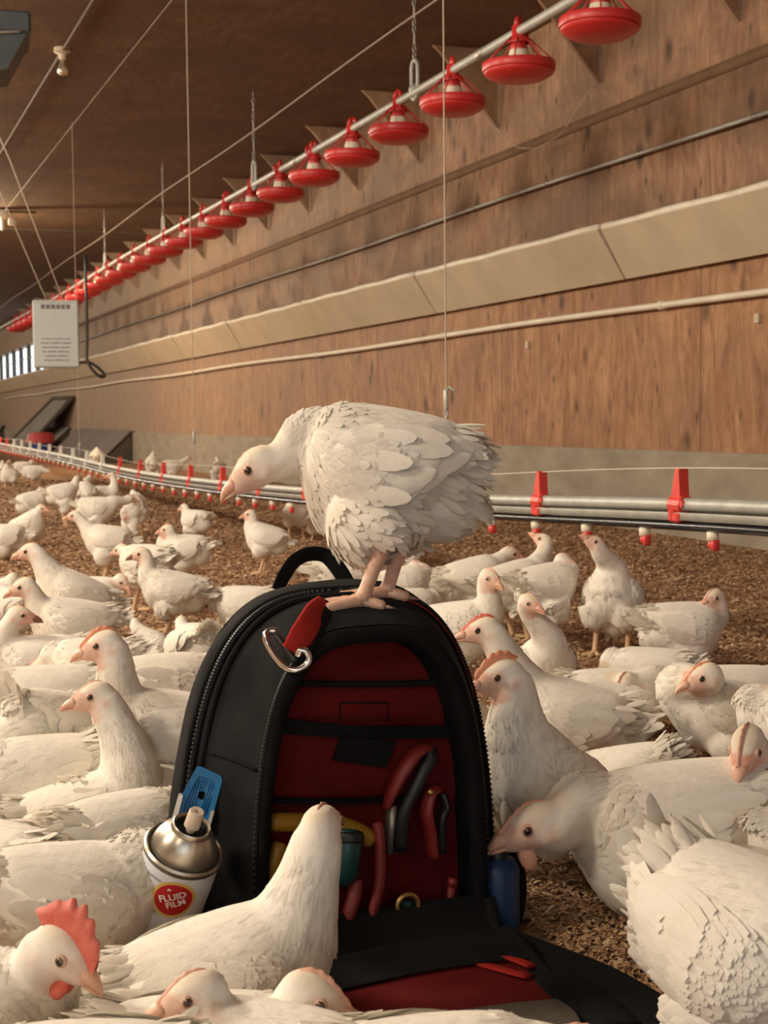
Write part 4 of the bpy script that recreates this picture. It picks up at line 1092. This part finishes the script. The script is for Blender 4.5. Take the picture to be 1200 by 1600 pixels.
        for s_, t_, ll, ww, ex, lf_ in rows:
            q, n_ = wp(s_, t_, ex); q2, _ = wp(min(s_ + .16, 1.0), t_ * .86 + .09, ex); 
            d = nrm(Rb @ (q2 - q)); P_.append(B(q)); D_.append(nrm(d + r.normal(0, .03 * ruffle, 3))); N_.append(Rb @ n_); L_.append(ll * s * r.uniform(.9, 1.1)); W_.append(ww * s); l_.append(lf_ * .30 * r.uniform(.2, 1.2) * ruffle); c_.append(-.01 - 1.2 * ll + .02 * r.uniform(-1, 1) * ruffle)
        lv = leaves(np.array(P_), np.array(D_), np.array(N_), np.array(L_), np.array(W_), np.array(l_), np.array(c_), np.tile(WHITE, (len(P_), 1)) * r.uniform(.96, 1.02, (len(P_), 1)), .07)
        Vw.append(lv[0]); Qw.append(lv[1] + 108); Cw.append(lv[2])
        me = np_mesh('wing', sub(np.vstack(Vw)), np.vstack(Qw), np.vstack(Cw), [M['feather']], solid=10 ** 9); o = bpy.data.objects.new('wing', me); COL.objects.link(o); o.parent = root
    # --- tail fan
    if tailpart:
        ta_ = math.radians(tail); P_, D_, N_, L_, W_ = [], [], [], [], []
        for lay in range(3):
            n_ = 7 if lod < 2 else 4
            for i in range(n_):
                q = (i - (n_ - 1) / 2) / ((n_ - 1) / 2)
                d = vec((-math.cos(ta_ + .14 * lay), q * (.20 + .05 * lay) * tspread, math.sin(ta_ + .10 * lay) - abs(q) * .12))
                P_.append(B((-.108 + .012 * lay, q * .020, .030 - abs(q) * .014 - lay * .006))); D_.append(nrm(Rb @ d)); nn = Rb @ nrm(vec((math.sin(ta_), q * 1.0, math.cos(ta_)))); N_.append(nn)
                L_.append((.066 - .012 * lay) * s * tlen * r.uniform(.85, 1.1)); W_.append(.0105 * s)
        lv = leaves(np.array(P_), np.array(D_), np.array(N_), np.array(L_), np.array(W_), r.uniform(-.01, .02, len(P_)), r.uniform(-.10, .02, len(P_)), np.tile(WHITE, (len(P_), 1)) * r.uniform(.96, 1.03, (len(P_), 1)), .12)
        nfl = max(4, int((260, 100, 8)[lod] * rump))
        ph = r.uniform(0, 2 * math.pi, nfl); xx = r.uniform(-.128, -.085, nfl)
        q = bsurf(xx, ph, fat * .96); n3 = np.stack([-.6 + 0 * ph, np.cos(ph), np.sin(ph)], 1); d3 = np.stack([-np.ones(nfl), np.cos(ph) * .10, np.sin(ph) * .12 + math.sin(ta_) * .25], 1) + r.normal(0, .15, (nfl, 3))
        d3 /= np.linalg.norm(d3, axis=1)[:, None]
        l2 = leaves(B(q), d3 @ Rb.T, n3 @ Rb.T, r.uniform(.020, .036, nfl) * s, .0042 * s, .01, -.10, np.tile(WHITE, (nfl, 1)) * r.uniform(.96, 1.03, (nfl, 1)))
        me = np_mesh('tail', sub(np.vstack([lv[0], l2[0]])), np.vstack([lv[1], l2[1] + len(lv[0])]), np.vstack([lv[2], l2[2]]), [M['feather']])
        o = bpy.data.objects.new('tail', me); COL.objects.link(o); o.parent = root
    # --- beak, eyes, comb, wattles
    n_ = (16, 12, 8)[lod]
    b = MB(); X = np.array([.0270, .0325, .0380, .0435, .0480, .0500]); ob = open_beak
    b.tube(sub(Hd([(x, 0, z) for x, z in zip(X, (-.0022, -.0024, -.0034, -.0056, -.0088, -.0118))])), np.array([.0092, .0082, .0064, .0042, .0021, .0006]) * hs, n_, flat=.85, up=HU)
    b.tube(sub(Hd([(x, 0, z) for x, z in zip((.024, .031, .038, .044, .0475), np.array((-.0085, -.0092, -.0096, -.0100, -.0102)) - np.array((0, .1, .4, .8, 1)) * ob)])), np.array([.0062, .0058, .0046, .0028, .0008]) * hs, n_, flat=.5, up=HU)
    b.obj('beak', M[beak_m], root)
    for sy in (-1, 1):
        e = MB(); c0 = sub(Hd((.0095, sy * .0140, .0030)))
        M3 = Rh
        e.sphere(c0, .0056 * hs, 8 if lod < 2 else 5, 1, M3, (1, .62, 1))
        e.sphere(sub(Hd((.0095, sy * .0150, .0030))), .0044 * hs, 8 if lod < 2 else 5, 0, M3, (1, .75, 1))
        if lod == 0: e.sphere(sub(Hd((.0097, sy * .0171, .0030))), .0025 * hs, 6, 2, M3, (1, .55, 1))
        e.obj('eye', [M['iris'] if lod == 0 else M['pupil'], M['lid'], M['pupil']], root)
    if comb > 0:
        c = MB(); hgt = .0012 + .009 * comb + .014 * max(0, comb - .6); xs_ = np.linspace(.035, -.006 - .010 * comb, 25); top = []; bot = []
        for i, x in enumerate(xs_):
            q = i / 24; env = math.sin(math.pi * min(1, .12 + q * .86)) ** .7; saw = .72 + .28 * abs(math.sin(q * math.pi * 5.5))
            zb = np.interp(x, [-.02, -.004, .007, .016, .023, .035], [.014, .0200, .0190, .0150, .0105, .0035]) - .002
            bot.append((x, 0, zb)); top.append((x - .002 - .006 * comb * q, 0, zb + .002 + hgt * env * saw))
        bot, top = np.array(bot), np.array(top); tk = .0016 + .0006 * comb
        Gc = np.array([bot + [0, tk * 1.5, 0], (bot * .5 + top * .5) + [0, tk, 0], top + [0, tk * .35, 0], top - [0, tk * .35, 0], (bot * .5 + top * .5) - [0, tk, 0], bot - [0, tk * 1.5, 0]])
        c.grid(sub(Hd(Gc))); c.obj('comb', M[comb_m], root)
    if wattle > 0:
        for sy in (-1, 1):
            c = MB(); c.sphere(sub(Hd((.016, sy * .006, -.014 - .010 * wattle))), .0085 * hs, 8, 0, Rh, (.9, .35, .6 + 1.0 * wattle)); c.obj('wattle', M[comb_m], root)
    # --- legs
    if legs:
        for sy, ft, hk in zip((-1, 1), feet, hocks):
            l = MB(); f0_ = sub(vec(ft) + vec((0, 0, .009 * s))); h0 = sub(hk)
            l.tube(spline([h0 + vec((0, 0, .014 * s)), h0, (h0 * .5 + f0_ * .5), f0_], 12), np.interp(np.linspace(0, 1, 12), [0, .3, .6, .9, 1], [.0095, .0092, .0066, .0068, .0085]) * s, 10)
            for ang, ln in ((-34, .042), (0, .052), (34, .042), (176, .022)):
                aa = math.radians(ang); d = Fw * math.cos(aa) + Sd * math.sin(aa)
                pts = [f0_ + vec((0, 0, -.001)), f0_ + d * ln * .4 * s - vec((0, 0, .0025 * s)), f0_ + d * ln * .8 * s - vec((0, 0, .0048 * s)), f0_ + d * ln * s - vec((0, 0, .006 * s))]
                l.tube(spline(pts, 8), np.array([.0068, .0060, .0056, .0060, .0052, .0055, .0046, .0028]) * s, 8)
                if lod == 0: l.tube([pts[-1], pts[-1] + d * .010 * s - vec((0, 0, .002 * s))], [.0026 * s, .0004], 6, 1)
            l.obj('leg', [M[leg_m], M['claw']], root)
    return root

# ------------------------------------------------------------------ the flock
# the hen perched on the backpack
def top_pt(x, y, fallback):
    p = pack_top(x, y)
    return p if p is not None else at(x, y, fallback)
fA = top_pt(566, 952, 1.68); fB = top_pt(604, 938, 1.76)
HZ = 1.74
hen('white hen perched on top of the backpack, leaning forward and looking down left', (590, 744, HZ), 176, head=(404, 731), hyaw=182, hp=-30, pitch=9, s=1.17, hscale=1.0, hdz=-.02, comb=.12, fat=1.12, fluff=1.7, ruffle=1.8,
    legs=True, gz=0.0, feet=[fB, fA], tail=-40, tlen=1.0, tspread=1.3, leg_m='leg_pink', face=.85, lod=0, name='perched_hen', nk=.86)
def H(label, *a, **k): return hen(label, *a, **k)
# --- nearest birds along the bottom edge
H('hen with a tall serrated red comb at the lower left corner, facing right', (-70, 1610, 1.20), 12, head=(92, 1486), hyaw=-18, hp=-30, hdz=-.02, s=1.0, comb=1.6, comb_m='comb', wattle=.8, face=.6, nk=1.15)
H('hen seen from behind, white neck stretched up before the open backpack', (350, 1545, 1.34), 14, head=(502, 1293), hyaw=75, hp=5, s=1.08, comb=.2, pitch=14, nk=1.15, hdz=.03)
H('hen at the bottom edge with pink crown tilted, facing left', (400, 1690, 1.12), 158, head=(308, 1555), hyaw=196, hp=-12, hdz=.0, s=.95, comb=.25, comb_m='comb_pale', face=.9)
H('hen at the bottom edge looking right, small pale comb and beak near the red flap', (330, 1680, 1.17), 8, head=(484, 1558), hyaw=-4, hp=-20, hdz=-.02, s=1.0, comb=.45, comb_m='comb_pale', face=.75)
H('white back at the bottom edge below the hen with the tall red comb', (110, 1735, 1.04), 184, headloc=(.17, .0, .05), hyaw=190, s=.95)
H('white back just rising over the bottom edge before the mesh of the red flap', (700, 1722, 1.05), 10, headloc=(.16, 0, .03), hyaw=0, s=.95)
H('big white hen at lower right seen from behind, tail raised, folded wing toward us', (1188, 1492, 1.30), -48, headloc=(.20, -.02, .0), hyaw=-40, s=1.22, pitch=-10, tail=52, comb=.6, comb_m='comb_pale', hp=-40, ruffle=.5, fat=1.05)
# --- left crowd
H('hen with spread wing feathers whose breast touches the spray can, its head hidden', (106, 1418, 1.52), 24, headloc=(.13, .12, -.02), hyaw=60, hp=-50, s=1.05, tail=30, ruffle=2.6, pitch=-4)
H('hen cut by the left edge below the upright tail, white flank in view', (-30, 1372, 1.66), 150, headloc=(.17, 0, .08), hyaw=190, s=1.05)
H('hen sitting right against the black side of the backpack above the spray can', (196, 1320, 1.80), 40, headloc=(.15, -.03, .03), hyaw=40, s=1.02, ruffle=2.2, tail=20)
H('long necked hen in the left crowd, back toward us, pink face turned left', (130, 1290, 1.98), 16, head=(150, 1088), hyaw=198, hp=-8, s=1.02, hdz=.02, comb=.2, tail=68, pitch=12, nk=1.18, tlen=.8, face=1.0)
H('hen squeezed between the long necked hen and the backpack, only its back showing', (222, 1268, 2.02), 24, headloc=(.15, 0, .05), hyaw=30, s=.98, ruffle=2.0)
H('low resting hen at left whose small tail tip points at the long necked hen', (48, 1226, 2.08), 206, headloc=(.17, .03, .05), hyaw=190, s=1.08, tail=28, tlen=.6)
H('hen in the left crowd showing an upright fluffy rump', (75, 1142, 2.22), 62, headloc=(.12, .08, .0), hyaw=80, s=.98, tail=62, rump=.0, pitch=-14, tspread=.7)
H('hen resting low behind the fluffy rump at the left edge, wide pale back', (58, 1114, 2.42), 200, headloc=(.16, .04, .03), hyaw=200, s=1.22, comb=.3, face=1.0)
H('hen with orange comb beside the backpack, tall neck, facing left', (262, 1150, 2.12), 192, head=(163, 1008), hyaw=186, hp=-14, s=1.05, comb=.7, comb_m='comb_orange', nk=1.12, hdz=-.03, pitch=10)
H('hen whose plain white back shows beside the left shoulder of the backpack', (268, 1078, 2.50), 20, headloc=(.16, 0, .06), hyaw=20, s=1.0, ruffle=1.8)
H('shaded brownish looking hen low behind the hen with orange comb', (142, 1046, 2.66), 182, headloc=(.16, 0, .0), hyaw=200, hp=-40, s=.98)
H('dark faced hen at the left edge, beak pointing right over its own back', (55, 1040, 2.95), 196, head=(30, 962), hyaw=4, hp=-6, s=1.05, comb=.2, beak_m='beak_dark', hdz=-.02, face=1.2, tail=22)
H('hen with a round white breast facing left, second head up at the left edge', (108, 980, 3.20), 204, head=(38, 917), hyaw=192, hp=-16, s=1.08, comb=.25, hdz=-.04, pitch=10)
H('hen stretching its thick neck forward to the left behind the round breasted hen', (112, 935, 3.48), 200, head=(48, 862), hyaw=184, hp=-10, s=1.08, comb=.2, nk=1.12, pitch=26, hdz=-.03)
H('pink headed hen half hidden behind the round breasted hen at the left edge', (2, 955, 3.65), 160, head=(22, 906), hyaw=70, s=1.0)
H('hen bowing its face to the right behind the two long necks at left', (148, 935, 3.92), -8, head=(190, 908), hyaw=-30, hp=-35, s=1.0, comb=.2)
H('hen standing whole on two legs left of the backpack handle, facing left', (266, 925, 4.06), 184, head=(222, 866), hyaw=188, hp=-8, s=1.02, comb=.25, comb_m='comb_pale', beak_m='beak_dark', tail=12, pitch=12)
H('rounded white hen directly behind the hen standing whole on two legs', (226, 882, 4.55), 150, headloc=(.14, .0, .04), hyaw=150, s=1.08, tail=20)
H('pink faced hen resting with its white back to the right, behind the standing hen', (286, 862, 4.95), 172, head=(262, 828), hyaw=176, hp=-8, s=1.0, tail=20, hdz=-.02)
H('pale rump with pointed tail against the left shoulder of the backpack', (306, 1012, 2.95), 118, headloc=(.15, 0, .06), hyaw=110, s=.85, tail=58, pitch=-6, rump=.2)
H('slim necked small hen below the legs of the standing hen', (226, 1030, 3.12), -30, head=(212, 975), hyaw=95, s=.72, hdz=.0)
H('tan lit hen lying low just left of the black carry handle', (378, 948, 4.1), 170, headloc=(.15, 0, .0), hyaw=170, s=1.0)
H('hen walking to the left on open litter, whole body in view, pointed tail', (166, 846, 5.35), 184, head=(117, 806), hyaw=188, hp=-8, s=1.04, tail=14, pitch=8, comb=.15)
H('hen facing away with a pointed tail up, alone on litter left of the perched hen', (305, 815, 6.9), 140, head=(288, 793), hyaw=150, s=.95, tail=35, hdz=.03)
H('hen standing alone on two legs just left of the carry handle, facing left', (413, 842, 5.65), 176, head=(391, 804), hyaw=184, s=1.0, tail=10, pitch=16)
H('hen under the drinker just behind the breast of the perched hen, left of two', (463, 803, 7.5), 250, headloc=(.10, 0, .12), hyaw=200, s=1.0)
H('hen under the drinker just behind the breast of the perched hen, right of two', (499, 816, 7.2), 240, headloc=(.12, 0, .08), hyaw=230, s=.95)
H('long hen lying across the left middle ground, tail to the left', (152, 797, 7.2), 2, head=(203, 780), hyaw=20, s=1.12, tail=30, hdz=.05)
H('hen upright behind the head of the long lying hen', (210, 788, 7.5), 80, head=(208, 770), hyaw=90, s=.95)
H('small bright hen standing in front of the head of the long lying hen', (203, 804, 7.0), 235, headloc=(.09, .02, .0), hyaw=220, hp=-40, s=.66)
H('hen standing with tail to the left and neck up, near the far drinker line', (99, 772, 8.3), 20, head=(121, 748), hyaw=55, s=1.05, pitch=8)
H('upright narrow hen behind the long lying hen, left of two', (134, 770, 8.7), 110, head=(140, 746), hyaw=100, s=.95, pitch=30)
H('hen twisting its head back, right of the upright narrow hen', (162, 774, 8.9), -10, head=(174, 743), hyaw=180, s=1.0, hdz=.0)
H('hen facing away at left, tall white neck, beside a pink headed one', (50, 785, 8.3), 40, head=(64, 766), hyaw=70, s=1.05, pitch=10)
H('pinkish headed hen at left with a shaded breast, turned right', (46, 822, 6.9), -20, head=(64, 795), hyaw=-10, s=1.08, pitch=25)
H('hen cut by the left edge in the middle ground, wing tip pointing right', (4, 842, 6.3), 190, headloc=(.15, 0, .08), hyaw=190, s=1.1, tail=8)
H('farthest left standing hen, white breast, near the far litter', (15, 741, 13.2), 255, head=(14, 722), hyaw=250, s=1.1, pitch=35)
H('hen cut by the left edge beside the farthest standing hen', (2, 740, 13.8), 100, head=(4, 722), hyaw=100, s=1.05)
H('far hen pecking with a lowered pink head to the right', (52, 738, 13.5), -10, head=(75, 736), hyaw=-10, hp=-35, s=1.1)
H('far hen behind the pecking one, tail to the left', (36, 731, 14.6), 10, headloc=(.14, 0, .06), hyaw=10, s=1.05)
# beyond the drinker line
H('far hen upright by the stem wall beyond the drinker, left of the lying one', (239, 722, 15.0), 100, head=(239, 708), hyaw=120, s=1.05, pitch=30)
H('far hen lying beyond the drinker with its head raised at right', (270, 730, 14.2), 5, head=(294, 716), hyaw=0, s=1.2)
H('far hen half hidden by the red hanger beyond the drinker', (341, 730, 13.0), 90, head=(339, 716), hyaw=100, s=.95)
H('faint white hen beyond the drinker near the dark board end', (151, 712, 17.5), 100, head=(151, 701), hyaw=100, s=1.1, pitch=30)
# --- right side
H('hen stretching straight up to drink from a red nipple at right', (957, 935, 3.66), 245, head=(931, 851), hyaw=190, hp=40, s=1.06, pitch=58, hdz=-.06, comb=.15, tail=-25, nk=1.1)
H('hen behind the drinking group at right with its face to the right', (742, 908, 4.12), 14, head=(796, 866), hyaw=8, hp=-10, s=1.15, tail=2, pitch=12)
H('hen raising its head to the red nipple, left of the drinking hen', (806, 915, 3.92), 24, head=(850, 846), hyaw=150, hp=35, s=1.12, pitch=12, comb=.0, hdz=.05)
H('hen with a dark beak pointing right below the drinker', (858, 915, 3.72), 18, head=(880, 876), hyaw=2, hp=-14, s=.98, beak_m='beak_dark', pitch=8)
H('white hen facing us, first neck right of the backpack shoulder', (720, 985, 3.28), -22, head=(765, 903), hyaw=-52, hp=-18, s=1.12, comb=.3, pitch=8)
H('slim hen facing us with a pale pink beak, standing mid right', (848, 1042, 3.05), -78, head=(826, 942), hyaw=-42, hp=-16, s=.98, comb=.3, pitch=30)
H('hen with a bright pink comb stretching its neck left behind the orange combed hen', (880, 1128, 2.52), 172, head=(757, 985), hyaw=176, hp=-8, s=1.18, comb=.6, comb_m='comb', hdz=-.0, pitch=14, nk=1.1)
H('orange combed hen standing tall right beside the backpack, shaded side, facing left', (838, 1226, 1.93), 226, head=(786, 1057), hyaw=188, hp=-12, s=1.12, comb=.9, comb_m='comb_orange', pitch=38, nk=1.22, face=1.1, hdz=-.03)
H('small headed hen peeking between the backpack and the orange combed hen', (765, 1195, 2.24), 260, head=(738, 1112), hyaw=232, s=.95, pitch=25)
H('resting hen at right with tan shaded face pointing down', (965, 1104, 2.74), 2, head=(978, 1072), hyaw=222, hp=-38, s=1.22, comb=.5, comb_m='comb_pale', hdz=-.05)
H('hen with white flank and pink beak facing left at far right, one leg showing', (1130, 1106, 2.58), 188, head=(1103, 1058), hyaw=184, hp=-16, s=1.18, comb=.35, comb_m='comb_orange', hdz=-.10)
H('hen resting behind the far right white flanked hen, pale back only', (1010, 1058, 3.02), 160, headloc=(.14, .02, .0), hyaw=160, s=1.05)
H('hen lying alone at right on open litter, head turned back to the left', (1072, 985, 3.45), 4, head=(1116, 934), hyaw=216, hp=-12, s=1.15, tail=18, comb=.2, hdz=-.0)
H('hen at the right edge, only its face and orange beak entering the frame', (1245, 1135, 2.35), 176, head=(1212, 1088), hyaw=186, hp=-25, s=1.05, comb=.4, comb_m='comb_orange')
H('pink faced hen at the right edge with a ragged neck, looking down', (1252, 1310, 1.74), 176, head=(1168, 1166), hyaw=236, hp=-38, s=1.12, comb=.65, pitch=20, face=1.3, nk=1.0, hdz=-.02)
H('hen at the right edge under the ragged necked one, only beak showing', (1290, 1345, 1.60), 178, head=(1222, 1318), hyaw=184, hp=-30, s=1.0, comb=.2)
H('shaded hen with small red wattle bending low to the left beside the backpack', (1045, 1305, 1.74), 184, head=(838, 1290), hyaw=184, hp=-18, s=1.34, comb=.35, comb_m='comb_pale', wattle=.8, pitch=-6, hdz=-.05, nk=1.15, tail=30)
H('hen with an upright white tail tip between the two shaded hens at right', (968, 1236, 2.10), 156, headloc=(.13, .05, -.01), hyaw=170, s=1.0, tail=72, tlen=.7, pitch=-14)
# behind the legs of the perched hen
H('hen resting behind the backpack handle, tail to the left, between handle and legs', (548, 898, 4.2), 6, headloc=(.15, 0, .03), hyaw=0, s=1.2, tail=8)
H('hen with a raised slanting neck right behind the legs of the perched hen', (612, 905, 4.45), 20, head=(655, 845), hyaw=60, s=1.0, pitch=14)
H('hen with its pale head facing right just behind the perched hen legs', (632, 916, 3.95), 10, head=(650, 886), hyaw=0, s=.92, pitch=10)
H('low white back directly behind the top right of the backpack', (640, 955, 3.60), 20, headloc=(.15, 0, .0), hyaw=20, s=.95)

# ------------------------------------------------------------------ loose wood shavings on top of the litter
def chips(n):
    r = np.random.default_rng(3)
    Zs = 1.35 + (15 - 1.35) * r.uniform(0, 1, n) ** 2.1; X = r.uniform(-350, 1650, n)
    P = CAM[None] + Zs[:, None] * (FWD[None] + RGT[None] * ((X - 600) / FOC)[:, None])
    q_ = P - PO; ok = (P[:, 0] < 4.15) & ~((np.abs(q_ @ PU) < .21) & (q_ @ PN > -.02) & (q_ @ PN < .56)); P = P[ok]; Zs = Zs[ok]; k = len(P)
    gz_ = np.array([floor_h(a, b) for a, b in P[:, :2]])
    L = r.uniform(.0026, .0082, k) * (1 + (Zs - 1.4) * .15); W = r.uniform(.0009, .0023, k) * (1 + (Zs - 1.4) * .22); an = r.uniform(0, 6.283, k); tl = r.uniform(-.38, .38, k); cu = r.uniform(.1, .9, k)
    d = np.stack([np.cos(an) * np.cos(tl), np.sin(an) * np.cos(tl), np.sin(tl)], 1); s = np.stack([-np.sin(an), np.cos(an), r.uniform(-.6, .6, k)], 1); u = np.cross(d, s)
    base = np.stack([P[:, 0], P[:, 1], gz_ + .002 + np.abs(tl) * L * .5 + r.uniform(0, .004, k)], 1)
    V = np.zeros((k, 6, 3))
    for i, q in enumerate((-1, 0, 1)):
        for j, w_ in enumerate((-1, 1)):
            V[:, i * 2 + j] = base + d * (L * q)[:, None] + s * (W * w_)[:, None] + u * (cu * L * (.5 if q == 0 else 0))[:, None]
    F1 = np.array([(0, 1, 3, 2), (2, 3, 5, 4)]); Q = (F1[None] + (np.arange(k) * 6)[:, None, None]).reshape(-1, 4)
    pal = np.array([(.48, .30, .165), (.38, .22, .115), (.58, .40, .24), (.28, .15, .078), (.44, .27, .14), (.66, .49, .32)])
    C = np.repeat(pal[r.choice(6, k, p=[.25, .25, .14, .16, .14, .06])] * r.uniform(.85, 1.1, (k, 1)), 6, 0)
    me = np_mesh('wood_shavings', V.reshape(-1, 3), Q, C, [M['chips']], smooth=False)
    o = bpy.data.objects.new('wood_shavings', me); COL.objects.link(o)
    tag(o, 'loose wood shavings covering the barn floor', 'litter', kind='stuff')
chips(245000)
